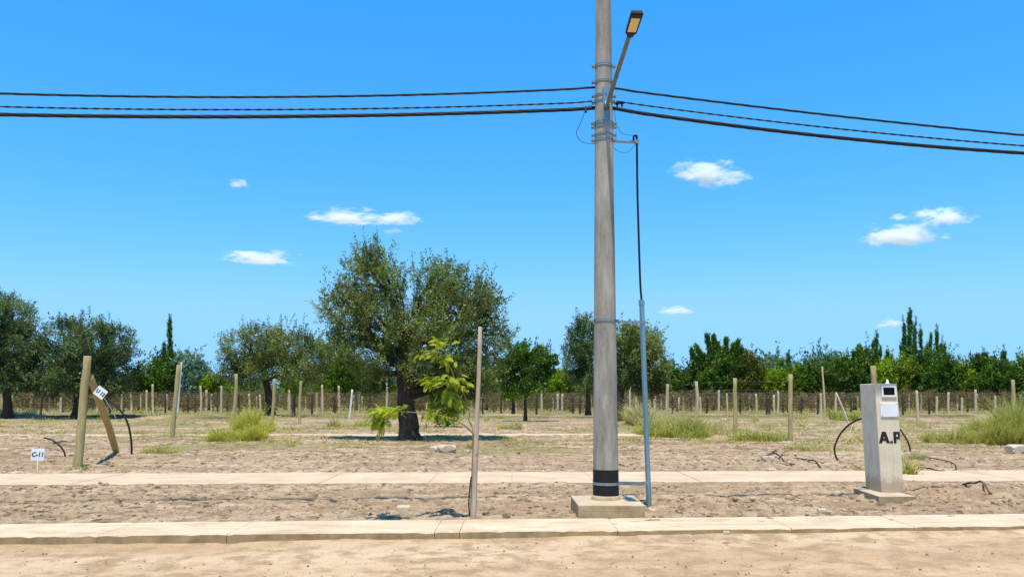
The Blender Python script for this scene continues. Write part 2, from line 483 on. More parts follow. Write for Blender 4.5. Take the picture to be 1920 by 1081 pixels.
def terr(x, y):
    x = np.asarray(x, float); y = np.asarray(y, float)
    D = y - x * KT
    W = y - x * WT
    h = 0.045 * (fbm(x * 0.55 + 3, y * 0.7, 3) - 0.5)
    lump = fbm(x * 2.3 + 40, y * 3.0, 4) - 0.5
    r = 0.60 + 0.50 * sst(1.0, 3.5, x) * (1 - sst(16, 19, D)) + 0.25 * sst(3, 8, -x)
    h = h + 0.10 * lump * r
    fine = fbm(x * 7 + 5, y * 11 + 2, 3)
    h = h + 0.075 * (fine - 0.5)
    h = h + 0.030 * (fbm(x * 1.3 + 22, y * 9 + x * 0.3, 3) - 0.5)
    pit = sst(0.70, 0.90, vn(x * 5.5 + 9, y * 8 + 31))
    h = h - 0.060 * pit
    pit2 = sst(0.74, 0.90, vn(x * 11 + 59, y * 16 + 71))
    h = h - 0.034 * pit2
    # verge sits level with the kerb, a low heap right of the pole
    k = sst(KB - 0.1, KB + 0.5, D)
    h = h * (0.25 + 0.75 * k) - 0.012
    h = h + 0.10 * np.exp(-((x - 2.75) / 0.75) ** 2 - ((y - 11.7) / 0.6) ** 2) * (0.5 + fine)
    h = h + 0.12 * np.exp(-((x - 7.3) / 1.1) ** 2 - ((y - 13.4) / 0.7) ** 2) * (0.5 + fine)
    # flat where the sidewalk lies
    s = sst(WF - 0.10, WF + 0.16, W) * (1 - sst(WB - 0.12, WB + 0.14, W))
    h = h * (1 - s) + s * (-0.035) + 0.05 * np.exp(-((W - WF - 0.02) / 0.12) ** 2) * (fbm(x * 1.4, y * 0.5 + 60, 3) - 0.42) + 0.06 * np.exp(-((W - WB) / 0.15) ** 2) * (fbm(x * 1.2 + 20, y * 0.5, 3) - 0.36)
    # heaps and furrows of the field
    far = sst(WB + 1, WB + 4, W)
    h = h + far * 0.13 * (fbm(x * 0.35 + 9, y * 0.9 + 4, 3) - 0.42)
    rid = np.sin(W * 1.15 + 2.2 * fbm(x * 0.08, y * 0.15, 2)) * 0.5 + 0.5
    h = h + far * 0.07 * rid * sst(19, 26, W)
    berm = np.exp(-((W - BK - 1.5 * fbm(x * .05, W * 0 + 3., 2)) / 2.0) ** 2)
    h = h + berm * (0.18 + 0.25 * fbm(x * 0.3, y * 0.3, 2))
    h = h - 0.07 * np.exp(-((x - SX) / 0.42) ** 2 - ((y - SY) / 0.34) ** 2) + 0.045 * np.exp(-((np.sqrt(((x - SX) / 1.2) ** 2 + (y - SY) ** 2) - 0.42) / 0.13) ** 2) * (0.3 + fine)
    h = h * (1 - 0.7 * sst(80, 120, W))
    return h

def T(p, dz=0.0):
    return Vector((p.x, p.y, float(terr(p.x, p.y)) + dz))

def build_ground():
    D0 = KB - 0.5
    inv = np.linspace(1 / D0, 1 / 95.0, 560)
    Ds = np.concatenate([1 / inv, np.geomspace(100, 4500, 40)])
    fine = np.linspace(-0.85, 0.85, 1150)
    outer = np.array([-60, -25, -12, -6, -3, -2, -1.5, -1.2, -1.0])
    S = np.concatenate([outer, fine, -outer[::-1]])
    X = S[None, :] * Ds[:, None]
    Y = Ds[:, None] + X * KT
    Z = terr(X, Y)
    n, m = X.shape
    V = np.stack([X, Y, Z], -1).reshape(-1, 3)
    idx = np.arange(n * m).reshape(n, m)
    Fc = np.stack([idx[:-1, :-1], idx[:-1, 1:], idx[1:, 1:], idx[1:, :-1]], -1).reshape(-1, 4)
    W = Y - X * WT
    g = sst(0.56, 0.66, fbm(X * 0.22 + 50, Y * 0.38 + 3, 4)) * sst(20, 25, W) * 0.6
    g = np.maximum(g, sst(0.50, 0.62, fbm(X * 0.15 + 5, Y * 0.3 + 30, 4)) * sst(30, 42, W) * 0.65)
    g = np.maximum(g, sst(70, 84, W) * 0.9)
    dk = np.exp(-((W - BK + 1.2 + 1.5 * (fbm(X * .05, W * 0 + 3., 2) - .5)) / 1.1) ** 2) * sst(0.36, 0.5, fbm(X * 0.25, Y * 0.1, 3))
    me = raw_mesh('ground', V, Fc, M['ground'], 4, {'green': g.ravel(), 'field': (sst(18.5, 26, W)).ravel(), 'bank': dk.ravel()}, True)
    return tag(link('ground', me), kind='structure')
build_ground()

def build_road():
    # regular strip in front of the kerb, a few centimetres lower
    U = np.concatenate([[-400, -150, -60, -30], np.linspace(-13, 13, 620), [30, 60, 150, 400]])
    Dv = np.concatenate([[-60, -20, 0, 2, 4], np.linspace(5, KF + 0.12, 210)])
    X, D = np.meshgrid(U, Dv)
    Y = D + X * KT
    q = KF - D
    z = -0.125 + 0.045 * sst(-6, 8, X) + 0.014 * (fbm(X * 0.12 + 4, Y * 7, 3) - 0.5)
    z = z + 0.03 * (fbm(X * 0.35 + 8, Y * 1.6, 3) - 0.5) + 0.016 * (fbm(X * 2.2, Y * 5, 3) - 0.5)
    z = z - 0.010 * sst(0.74, 0.9, vn(X * 7 + 3, Y * 10))
    for c_ in (KF - 1.15, KF - 1.42):
        z = z - 0.014 * np.exp(-((D - c_ + 0.08 * np.sin(X * 0.35)) / 0.07) ** 2) * (0.4 + fbm(X * 0.8, Y * 0 + c_, 2)) * (0.7 + 0.3 * np.sin(X * 42 + 8 * D))
    drift = np.exp(-(q / 0.22) ** 2) * (0.035 * fbm(X * 1.1 + 70, Y * 0 + 2.0, 3) + 0.01)
    z = z + drift
    V = np.stack([X, Y, z], -1).reshape(-1, 3)
    n, m = X.shape
    idx = np.arange(n * m).reshape(n, m)
    Fc = np.stack([idx[:-1, :-1], idx[:-1, 1:], idx[1:, 1:], idx[1:, :-1]], -1).reshape(-1, 4)
    tag(link('road', raw_mesh('road', V, Fc, M['road'], 4, None, True)), kind='structure')
build_road()

def slab_strip(name, mat, f0, b0, slope, joints, x0, x1, z_top, z_bot, seed, jit=0.006):
    """row of cast slabs between two lines, with narrow open joints and worn edges"""
    rng = random.Random(seed)
    mb = MB()
    js = sorted([x0] + list(joints) + [x1])
    for a, b in zip(js[:-1], js[1:]):
        a2, b2 = a + 0.003, b - 0.003
        n = max(2, int((b2 - a2) / 0.09)) if abs(a) < 20 and abs(b) < 20 else 4
        dz = rng.uniform(-0.004, 0.004)
        tilt = rng.uniform(-0.003, 0.003)
        cols = []
        for i in range(n + 1):
            x = a2 + (b2 - a2) * i / n
            e1 = rng.uniform(-jit, jit); e2 = rng.uniform(-jit, jit)
            ch = 0.012 + max(0, rng.gauss(0, 0.006))
            end = i in (0, n)
            zt = z_top + dz + tilt * (i / n - .5) + rng.uniform(-.0012, .0012) - (0.006 if end else 0)
            yf = f0 + x * slope + e1; yb = b0 + x * slope + e2
            cols.append([(x, yf, z_bot), (x, yf, zt - ch), (x, yf + ch * 1.1, zt), (x, yb - 0.01, zt), (x, yb, zt - 0.012), (x, yb, z_bot)])
        vs = [p for c in cols for p in c]
        k = 6
        fs = [(i * k + j, (i + 1) * k + j, (i + 1) * k + j + 1, i * k + j + 1) for i in range(n) for j in range(k - 1)]
        fs += [tuple(range(k))[::-1], tuple(n * k + j for j in range(k))]
        mb.add(vs, fs)
    return tag(mb.build(name, mat), kind='structure')

kj = [G(x, 1000).x for x in (190, 425, 812, 860, 1165, 1510, 1760)]
slab_strip('kerb', M['kerb'], KF, KB, KT, kj + [-8.6, -11, -14, 8.5, 10.6, 13], -120, 120, 0.0, -0.3, 3)
wj = [i * 1.9 + 0.4 * math.sin(i * 5.1) for i in range(-9, 10)]
slab_strip('sidewalk', M['walk'], WF, WB, WT, wj, -120, 120, 0.012, -0.15, 9, 0.008)
# the next paths across the field, half drowned in sand
pf = G(960, 819).y; pb = G(960, 814.5).y
slab_strip('path', M['walk'], pf, pb, 0.03, [G(x, 817).x for x in (300, 640, 900, 1300, 1700)], -90, 90, 0.050, -0.2, 12, 0.05)

# ------------------------------------------------------------------ utility pole with lamp and conduit
def build_pole():
    Yp = 11.42
    base = G(1136, 932, 0.18); Yp = base.y
    up0 = P(1131, 0, Yp)
    axis = (up0 - base).normalized()
    org = Vector((base.x, base.y, 0))
    root = thing('utility_pole', org, 'tall round concrete pole with street lamp, black painted foot and blue-grey conduit', 'utility pole')
    def at(z): return base + axis * ((z - base.z) / axis.z)
    def rad(z): return 0.176 - 0.0086 * (z - 0.18)
    Ht = 9.6
    rng = random.Random(4)
    mb = MB()
    zs = [0.15 + (Ht - 0.15) * i / 60 for i in range(61)]
    mb.tube(rel([at(z) for z in zs], org), [rad(z) for z in zs], 40)
    mb.build('shaft', M['pole'], root)
    # black painted foot
    zb = 0.18; zt = P(1136, 879, Yp).z
    mb = MB(); mb.tube(rel([at(zb + 0.035), at(zt)], org), [rad(zb) + 0.003, rad(zt) + 0.003], 40, cap=False)
    mb.build('painted_band', M['black'], root)
    mb = MB(); mb.tube(rel([at(zb - 0.02), at(zb + 0.03), at(zb + 0.034)], org), [rad(zb) + 0.03, rad(zb) + 0.014, rad(zb) + 0.004], 40, cap=False)
    mb.build('mortar_collar', M['block'], root)
    # cast base block
    fl, fr = G(1085, 971, 0.0), G(1211.5, 971, 0.0)
    w = fr.x - fl.x
    y0 = KB + (fl.x + fr.x) / 2 * KT + 0.03
    ht = P(1146, 946, y0).z
    mb = MB()
    d = 1.04
    n = 14
    zl = -0.25
    vs = [(fl.x, y0, zl), (fr.x, y0, zl), (fr.x + .02, y0 + d, zl), (fl.x - 0.02, y0 + d, zl), (fl.x, y0, ht), (fr.x, y0, ht - .004), (fr.x + .02, y0 + d, ht + 0.004), (fl.x - 0.02, y0 + d, ht + .002)]
    mb.add(rel(vs, org), [(3, 2, 1, 0), (4, 5, 6, 7), (0, 1, 5, 4), (1, 2, 6, 5), (2, 3, 7, 6), (3, 0, 4, 7)])
    mb.build('concrete_base', M['block'], root, bevel=0.012)
    # steel straps with bolted lugs
    def strap(py, hgt=0.035, lug=True, tilt=0.0, name='strap', lugr=0.045):
        z = P(1133, py, Yp).z
        m = MB(); r = rad(z) + 0.006
        m.tube(rel([at(z - hgt / 2), at(z + hgt / 2)], org), [r, r], 32, cap=False)
        m.tube(rel([at(z + hgt / 2), at(z - hgt / 2)], org), [r - 0.005, r - 0.005], 32, cap=False)
        # rims
        for s in (-1, 1):
            m.tube(rel([at(z + s * hgt / 2) - axis * 0.003, at(z + s * hgt / 2) + axis * 0.003], org), [r + 0.003, r + 0.003], 32)
        if lug:
            for s in (-1, 1):
                c = at(z) + Vector((s * (r + lugr / 2), 0, 0)) - org
                m.box(c, (lugr, 0.05, hgt * 1.1))
                m.tube([c + Vector((s * .008, -0.055, 0)), c + Vector((s * .008, 0.055, 0))], 0.011, 8)
                m.tube([c + Vector((s * .008, -0.065, 0)), c + Vector((s * .008, -0.045, 0))], 0.019, 6)
        return m.build(name, M['galv'], root)
    strap(125, 0.035); strap(155, 0.022); strap(181, 0.022); strap(192, 0.02)
    strap(232, 0.035, lugr=0.05); strap(239, 0.028, lugr=0.05); strap(254, 0.022, lugr=0.045); strap(264, 0.028)
    strap(601, 0.026, lugr=0.02); strap(905, 0.03, lug=False)
    # bracket channel for the lamp arm
    z0 = P(1136, 231, Yp).z; z1 = P(1136, 172, Yp).z
    mb = MB()
    r = rad(z0)
    cx = at((z0 + z1) / 2) - org
    yb = cx.y - r
    bx = cx.x + 0.02
    for dx, wd, dy, th in ((0, 0.085, 0, 0.010), (-0.045, 0.010, -0.022, 0.05), (0.045, 0.010, -0.022, 0.05)):
        mb.box((bx + dx, yb - 0.012 + dy, (z0 + z1) / 2 - org.z), (wd, th, z1 - z0))
    for k in (0.15, 0.85):
        mb.tube([(bx, yb - 0.03, z0 + (z1 - z0) * k), (bx, yb, z0 + (z1 - z0) * k)], 0.014, 6)
    mb.build('bracket', M['galvpipe'], root)
    # lamp arm, housing, diffuser
    a0 = P(1137, 200, Yp - r - 0.03)
    zz = a0.z
    a1 = P(1180.5, 66, 9.72)
    e1 = P(1194.5, 22, 9.26)
    arm = MB()
    arm.tube(rel([a0 + Vector((0, 0, -0.02)), a0 + (a1 - a0) * 0.5, a1 + (a1 - a0).normalized() * 0.05], org), [0.031, 0.030, 0.029], 14)
    armo = arm.build('lamp_arm', M['armsteel'], root)
    sock = MB(); dd = (a1 - a0).normalized()
    sock.tube(rel([a0 - dd * 0.10, a0 + dd * 0.09], org), [0.042, 0.042], 14)
    sock.build('arm_socket', M['galvpipe'], armo)
    d = (e1 - a1).normalized()
    s = Vector((1, 0, 0)); s = (s - d * s.dot(d)).normalized()
    u = s.cross(d).normalized()
    if u.z < 0: u = -u
    L = (e1 - a1).length
    def prof(mb, sec):
        # sec: list of (t along, half width, bottom, top)
        vs = []
        for t, hw, bo, to in sec:
            c = a1 + d * t - org
            vs += [c - s * hw + u * bo, c + s * hw + u * bo, c + s * hw * 0.8 + u * to, c - s * hw * 0.8 + u * to]
        n = len(sec)
        fs = [(i * 4 + k, i * 4 + (k + 1) % 4, (i + 1) * 4 + (k + 1) % 4, (i + 1) * 4 + k) for i in range(n - 1) for k in range(4)]
        fs += [(3, 2, 1, 0), tuple((n - 1) * 4 + k for k in range(4))]
        mb.add(vs, fs)
    hs = MB()
    prof(hs, [(-0.005, 0.032, -0.036, 0.036), (0.02, 0.042, -0.04, 0.042), (0.06, 0.050, -0.04, 0.045), (0.075, 0.072, -0.036, 0.045), (0.085, 0.074, -0.034, 0.045),
              (L - 0.05, 0.082, -0.030, 0.035), (L - 0.012, 0.082, -0.028, 0.03), (L, 0.076, -0.020, 0.02)])
    hs.box(a1 + d * (L - 0.035) - org - u * 0.034, (0.14, 0.03, 0.012), mat=Matrix((s, d, u)).transposed())
    for k in range(5):
        hs.box(a1 + d * (0.14 + k * 0.05) - org + u * 0.045, (0.11, 0.008, 0.02), mat=Matrix((s, d, u)).transposed())
    ho = hs.build('lamp_housing', M['housing'], armo, bevel=0.004)
    ln = MB()
    ln.box(a1 + d * (0.10 + (L - 0.19) / 2 + 0.01) - org - u * 0.036, (0.108, L - 0.20, 0.010), mat=Matrix((s, d, u)).transposed())
    ln.build('lamp_diffuser', M['lens'], armo, bevel=0.002)
    # conduit, cable and side arms
    Yc = G(1210, 951).y + 0.02
    ct = P(1203, 564, Yc); cb = G(1210.5, 952, -0.05); cb.y = Yc
    pc = MB(); pc.tube(rel([cb, ct], org), 0.0375, 18)
    pc.tube(rel([ct - (ct - cb).normalized() * 0.06, ct + (ct - cb).normalized() * 0.012], org), 0.043, 18)
    pipe = pc.build('conduit', M['galvpipe'], root)
    ca = MB()
    up = P(1194, 262, Yc - 0.05)
    ca.tube(rel(smooth_path([ct - Vector((0, 0, 0.2)), ct, P(1200.5, 530, Yc), P(1197.5, 440, Yc - .02), P(1195, 350, Yc - 0.04), up, P(1192.5, 255, Yc - 0.05), P(1188.5, 255.5, Yc - 0.05), P(1188, 264, Yc - 0.05)], 6), org), 0.016, 10)
    ca.build('riser_cable', M['cable'], root)
    z = P(1150, 266, Yp).z
    sa = MB()
    sa.tube(rel([at(z) + Vector((rad(z) * 0.9, -0.03, 0)), P(1196.5, 267, Yc - 0.02)], org), 0.021, 12)
    cc = P(1194.5, 267, Yc - 0.03)
    sa.tube(rel([cc - Vector((0, 0.05, 0)), cc + Vector((0, 0.05, 0))], org), 0.032, 10)
    bb = P(1173, 263, Yc - 0.03)
    sa.box(P(1155, 262, Yp - 0.05) - org, (0.03, 0.04, 0.05))
    sa.build('side_arm', M['galv'], root)
    for py, hh in ((603, 0.026), (905, 0.05)):
        st = MB()
        q0 = P(1156 if py == 603 else 1158, py, Yp - 0.05) ; q1 = P(1207, py + (0 if py < 700 else 1), Yc - 0.035)
        mid = (q0 + q1) / 2; L2 = (q1 - q0).length
        dv = (q1 - q0).normalized()
        R = Matrix((dv, Vector((0, 0, 1)).cross(dv).normalized(), Vector((0, 0, 1)))).transposed()
        st.box(mid - org, (L2, 0.008, hh), mat=R)
        pc0 = P(1206.5 if py < 700 else 1209.5, py, Yc)
        st.tube(rel([pc0 - Vector((0, 0, hh * 0.45)), pc0 + Vector((0, 0, hh * 0.45))], org), 0.044, 16)
        st.tube(rel([pc0 + Vector((0.03, -0.02, 0)), pc0 + Vector((0.065, -0.02, 0))], org), 0.010, 8)
        st.build('strut', M['galv'], root)
    # a short black earth cable beside the conduit foot
    bc = MB(); bc.tube(rel(smooth_path([P(1214.5, 905, Yc + 0.05), P(1215.5, 930, Yc + 0.05), G(1216.5, 953, -0.03)]), org), 0.012, 8)
    bc.build('earth_cable', M['rubber'], root)
    # clamps and connectors hanging at the line ends
    def connector(px, py, Y, r=0.028):
        m = MB(); c = P(px, py, Y) - org
        m.tube([c + Vector((-.04, 0, 0)), c + Vector((-.015, 0, 0.0)), c + Vector((0.015, 0, 0)), c + Vector((.04, 0, 0))], [r * .5, r, r, r * .5], 8)
        m.box(c + Vector((0, 0, -r * 1.1)), (0.022, 0.022, r * 1.6))
        m.tube([c + Vector((0, 0, -r * 1.9)), c + Vector((0, 0, -r * 2.3))], 0.018, 6)
        m.build('connector', M['rubber'], root)
    connector(1098.5, 203, Yp + 0.08, 0.03)
    connector(1157, 193, Yp + 0.1, 0.034); connector(1166, 193, Yp + 0.1, 0.026)
    # thin jumper wires looping round the pole
    def jumper(pts, Y, r=0.0045):
        m = MB(); m.tube(rel(smooth_path([P(a, b, Y) for a, b in pts], 8), org), r, 6)
        m.build('jumper_wire', M['thinwire'], root)
    jumper([(1115, 195), (1104, 199), (1098, 205), (1093, 219), (1086, 236), (1081, 246), (1083, 257), (1091, 266), (1103, 269), (1116, 269)], Yp - 0.02, 0.0055)
    jumper([(1152.5, 206), (1154, 226), (1159, 240), (1166, 250), (1178, 253), (1188, 254)], Yp - 0.02)
    jumper([(1149, 276), (1158, 283), (1170, 286), (1180, 283), (1190, 272)], Yp - 0.02)
    return Yp
YP = build_pole()

# ------------------------------------------------------------------ overhead cables
def overhead(name, label, left, right, r_strand, n_strand, r_bundle, pitch):
    Yc = YP + 0.06
    xc = P(1134, 190, Yc).x
    def fit(pts, slope):
        S, Z = [], []
        for px, py in pts:
            d = ray(px, py)
            t = (Yc - xc * slope) / (d.y - d.x * slope)
            q = Vector((d.x * t, d.y * t, H + d.z * t))
            S.append(q.x - xc); Z.append(q.z)
        return np.polyfit(S, Z, 2)
    sl, sr = KT, 0.10
    cl, cr = fit(left, sl), fit(right, sr)
    z0 = (np.polyval(cl, 0) + np.polyval(cr, 0)) / 2
    path = []
    for s in np.arange(-30, 30.01, 0.05):
        c, k = (cl, sl) if s < 0 else (cr, sr)
        z = np.polyval(c, s)
        w = math.exp(-(s / 0.25) ** 2)
        path.append(Vector((xc + s, Yc + s * k, z * (1 - w) + z0 * w)))
    mb = MB()
    for q in range(n_strand):
        pts = []
        for i, p in enumerate(path):
            a = 2 * math.pi * (i * 0.05 / pitch + q / n_strand)
            pts.append(p + Vector((0, math.cos(a), math.sin(a))) * r_bundle)
        mb.tube(pts, r_strand, 6)
    o = mb.build(name, M['cable'])
    tag(o, label, 'cable')

overhead('overhead_cable', 'uppermost black overhead cable running past the concrete pole across the sky',
         [(1115, 164), (1000, 171), (800, 178), (600, 181), (300, 180.5), (0, 176)], [(1155, 168), (1350, 190), (1550, 216), (1750, 238), (1920, 253)], 0.0115, 3, 0.0065, 0.9)
overhead('overhead_cable', 'thinnest overhead cable, the middle one, with a beaded twisted look',
         [(1110, 191), (900, 200), (600, 205), (300, 204.5), (0, 200.5)], [(1160, 192), (1350, 214), (1550, 240), (1750, 260), (1920, 273)], 0.008, 2, 0.0062, 0.30)
overhead('overhead_cable', 'thickest and lowest of the overhead cables, a heavy twisted black bundle',
         [(1110, 203.5), (900, 212), (600, 217.5), (300, 218.5), (0, 215)], [(1155, 206), (1350, 231), (1550, 257), (1750, 275), (1920, 287)], 0.0165, 4, 0.012, 1.1)

# ------------------------------------------------------------------ meter pillar
def text_mesh(txt, size, thick=0.0, shear=0.0):
    cu = bpy.data.curves.new('lettering', 'FONT')
    cu.body = txt; cu.size = size; cu.extrude = 0.0015; cu.offset = thick; cu.shear = shear
    cu.align_x = 'CENTER'; cu.align_y = 'CENTER'
    o = bpy.data.objects.new('lettering', cu)
    C.objects.link(o)
    bpy.context.view_layer.update()
    dg = bpy.context.evaluated_depsgraph_get()
    me = bpy.data.meshes.new_from_object(o.evaluated_get(dg))
    bpy.data.objects.remove(o)
    return me

def build_pillar():
    zs = 0.07
    c0 = G(1653, 922.6, zs)                     # front left corner at the foot
    yf = c0.y
    x0 = c0.x; x1 = P(1695, 922, yf).x
    yb = G(1625.7, 916, zs).y + 0.06
    top = P(1640.5, 718.5, yf).z
    org = Vector(((x0 + x1) / 2, (yf + yb) / 2, 0))
    root = thing('meter_pillar', org, 'light concrete meter pillar lettered A.P with a dark window and blank white plate', 'meter pillar')
    mb = MB()
    w, d = x1 - x0, yb - yf
    mb.box((0, 0, (top + 0.03) / 2), (w, d, top - 0.03))
    body = mb.build('body', M['pillar'], root, bevel=0.008)
    fl = G(1648, 938.5, 0.0); fr = P(1717, 937, fl.y)
    bl = G(1608, 915.5, zs)
    mb = MB()
    pts = [(fl.x, fl.y), (fr.x, fl.y), (fr.x + 0.02, yb + 0.12), (bl.x - 0.01, yb + 0.12)]
    vs = [(a, b, -0.12) for a, b in pts] + [(a, b, zs) for a, b in pts]
    mb.add(rel(vs, org), [(3, 2, 1, 0), (4, 5, 6, 7), (0, 1, 5, 4), (1, 2, 6, 5), (2, 3, 7, 6), (3, 0, 4, 7)])
    mb.build('footing', M['block'], root, bevel=0.008)
    yl = yf - org.y
    def rect(px0, py0, px1, py1):
        a, b = P(px0, py0, yf), P(px1, py1, yf)
        return (a.x - org.x, b.x - org.x, b.z, a.z)
    xa, xb, za, zb = rect(1651.5, 722.5, 1680.5, 743.5)
    t = 0.028
    mb = MB()
    for c, s in ((((xa + xb) / 2, yl - 0.008, zb - t / 2), (xb - xa, 0.024, t)), (((xa + xb) / 2, yl - 0.008, za + t / 2), (xb - xa, 0.024, t)),
                 ((xa + t / 2, yl - 0.008, (za + zb) / 2), (t, 0.024, zb - za - 2 * t)), ((xb - t / 2, yl - 0.008, (za + zb) / 2), (t, 0.024, zb - za - 2 * t))):
        mb.box(c, s)
    fr_ = mb.build('window_frame', M['plate'], root)
    mb = MB(); mb.box(((xa + xb) / 2, yl - 0.002, (za + zb) / 2), (xb - xa - 2 * t, 0.006, zb - za - 2 * t))
    mb.build('pane', M['pane'], fr_)
    xa, xb, za, zb = rect(1649.5, 754.5, 1685, 781)
    mb = MB(); mb.box(((xa + xb) / 2, yl - 0.006, (za + zb) / 2), (xb - xa, 0.018, zb - za))
    cov = mb.build('cover_plate', M['plate'], root, bevel=0.004)
    mb = MB()
    for sx in (xa + 0.02, xb - 0.02):
        for sz in (za + 0.02, zb - 0.02):
            mb.tube([(sx, yl - 0.02, sz), (sx, yl - 0.013, sz)], 0.006, 8)
    mb.build('screw', M['armsteel'], cov)
    # painted letters, stencil like: A . P
    xa, xb, za, zb = rect(1647.5, 808.5, 1688.0, 830)
    mb = MB(); hh = zb - za; ww = xb - xa
    lay = [0]
    def poly(pts, hole=None):
        n = len(pts); lay[0] += 1
        f = [(xa + p[0] * ww, yl - 0.003 - 0.0004 * lay[0], za + p[1] * hh) for p in pts]
        b = [(q[0], yl + 0.002, q[2]) for q in f]
        mb.add(f + b, [tuple(range(n))] + [(i, i + n, (i + 1) % n + n, (i + 1) % n) for i in range(n)])
    # A
    poly([(-.02, 0), (.13, 0), (.31, 1), (.15, 1)])
    poly([(.35, 0), (.50, 0), (.33, 1), (.17, 1)])
    poly([(.11, .20), (.38, .20), (.34, .40), (.15, .40)])
    poly([(.52, 0), (.64, 0), (.64, .19), (.52, .19)])
    # P
    poly([(.69, 0), (.82, 0), (.82, 1), (.69, 1)])
    poly([(.75, .80), (1.0, .80), (1.0, 1), (.75, 1)])
    poly([(.91, .36), (1.0, .36), (1.0, .9), (.91, .9)])
    poly([(.75, .36), (1.0, .36), (1.0, .55), (.75, .55)])
    mb.build('lettering', M['letter'], body)
    k = P(1664, 716, yf + 0.15) - org
    mb = MB(); zt = top
    mb.tube([(k.x, k.y, zt - 0.01), (k.x, k.y, zt + 0.012), (k.x, k.y, zt + 0.02), (k.x, k.y, zt + 0.055), (k.x, k.y, zt + 0.07)], [0.035, 0.034, 0.016, 0.016, 0.006], 12)
    mb.build('cap_knob', M['plate'], root)
    return org
build_pillar()

# ------------------------------------------------------------------ posts
def post_part(mb, base, top, r0, r1, rng, n=9, sink=0.15):
    ax = (top - base).normalized()
    b = base - ax * sink
    L = (top - b).length
    side = Vector((rng.uniform(-1, 1), rng.uniform(-1, 1), 0)) * r0 * 0.5
    k = 9
    pts = [b + ax * L * i / k + side * math.sin(math.pi * i / k) + Vector((rng.uniform(-1, 1), rng.uniform(-1, 1), 0)) * r0 * 0.10 for i in range(k + 1)]
    rr = [(r0 + (r1 - r0) * i / k) * (1 + rng.uniform(-.06, .06)) for i in range(k + 1)]
    pts.append(pts[-1] + ax * r1 * 0.15); rr.append(rr[-1] * 0.88)
    mb.tube(pts, rr, n)

def post(px, pyb, pxt, pyt, wpx, label, mat='palewood', name='wooden_post', cat='post', group=None, seed=1, extra_y=0.0, wt=0.85):
    rng = random.Random(seed * 31 + int(px))
    wpx *= 0.92
    b = G(px, pyb)
    t = P(pxt, pyt, b.y + extra_y)
    b = T(b)
    r = wpx * mpp(b.y) / 2
    mb = MB()
    post_part(mb, Vector((0, 0, 0)), t - b, r, r * wt, rng)
    o = mb.build(name, M[mat], loc=b)
    return tag(o, label, cat, group)

# braced corner post at the left
bp = T(G(146, 874))
root = thing('braced_post', bp, 'thick yellowish trellis post with slanting wooden brace beside the diamond tag', 'post')
rng = random.Random(8)
mb = MB(); tp = P(164.5, 668, bp.y)
post_part(mb, Vector((0, 0, 0)), tp - bp, 8.2 * mpp(bp.y), 6.5 * mpp(bp.y), rng, 14)
for hz in (0.35, 0.75, 1.1, 1.9):
    pass
mb.build('post', M['wood'], root)
mb = MB(); b2 = T(G(218, 848)); t2 = P(168, 706, bp.y + 0.1)
post_part(mb, b2 - bp, t2 - bp, 6.0 * mpp(b2.y), 5.2 * mpp(b2.y), rng, 12)
mb.build('brace', M['wood'], root)

post(322, 822, 335, 684, 10, 'thick leaning trellis post standing in bare soil with a thin pale pole behind it', 'wood', seed=2, wt=0.85)
post(333, 776, 340.5, 679, 4.2, 'thin pale leaning pole standing just behind the thick leaning trellis post', 'whitepaint', seed=3, wt=0.8)
post(434, 806, 443, 701, 8.5, 'yellowish trellis post rising out of the yellow weeds left of the olive trunk', 'wood', seed=4, wt=0.8)
post(508, 803, 515, 710, 7.5, 'pale trellis post at right of the second olive trunk, weeds round its foot', 'wood', seed=5, wt=0.8)
post(562, 797, 564.5, 714, 6.5, 'trellis post darkened at the foot, midway between the two big olive trees', 'wood', seed=6, wt=0.85)
post(655, 786, 660.5, 730, 5.8, 'short leaning post painted whitish, left of the largest olive tree', 'whitepaint', seed=7, wt=0.7)
post(1363.5, 794, 1362.5, 737, 4.0, 'thin pale stake left of the knotty fence post with grass at its foot', 'palewood', seed=9)
post(1547, 787, 1541.5, 687, 4.6, 'tall thin pole rising above the bushes left of the meter pillar', 'palewood', seed=10, wt=0.7)
post(1590, 792, 1568, 737, 3.6, 'thin white stake leaning strongly left, seen left of the meter pillar', 'whitepaint', seed=11)
post(1721.5, 798, 1719, 732, 6.2, 'pale post standing alone in the field just right of the meter pillar', 'palewood', seed=12)
post(1641, 850, 1637, 686, 12.5, 'split greenish trellis post whose top shows behind the meter pillar', 'wood', seed=13)
post(1903, 815, 1899.5, 712, 8, 'brown post standing behind the tall grass clump near the right edge', 'wood', seed=14)
post(75, 787, 80, 735, 4.2, 'dark thin leaning post under the left olive tree', 'darkwood', seed=15)
post(3, 779, 4, 732, 6.5, 'brown post cut by the left edge of the picture', 'wood', seed=16)
post(276, 782, 275, 731, 4.5, 'pale stake left of the slim dark poplar, standing before the far fence', 'palewood', seed=17)

def fence(name, label, posts, wires, cat='fence', near=False, seed=5):
    rng = random.Random(seed)
    org = T(G(posts[len(posts) // 2][0], posts[len(posts) // 2][2]))
    root = thing(name, org, label, cat)
    info = []
    for px, pyt, pyb, w, mt in posts:
        b = G(px, pyb); t = P(px + rng.uniform(-1.2, 1.2), pyt, b.y); b = T(b)
        r = w * mpp(b.y) / 2
        m = MB(); post_part(m, b - org, t - org, r, r * 0.88, rng, 8)
        m.build('post', M[mt], root)
        info.append((b, t))
    for wpts, r in wires:
        m = MB(); m.tube(rel(wpts, org), r, 4, cap=False)
        m.build('wire', M['wire'], root)
    return root

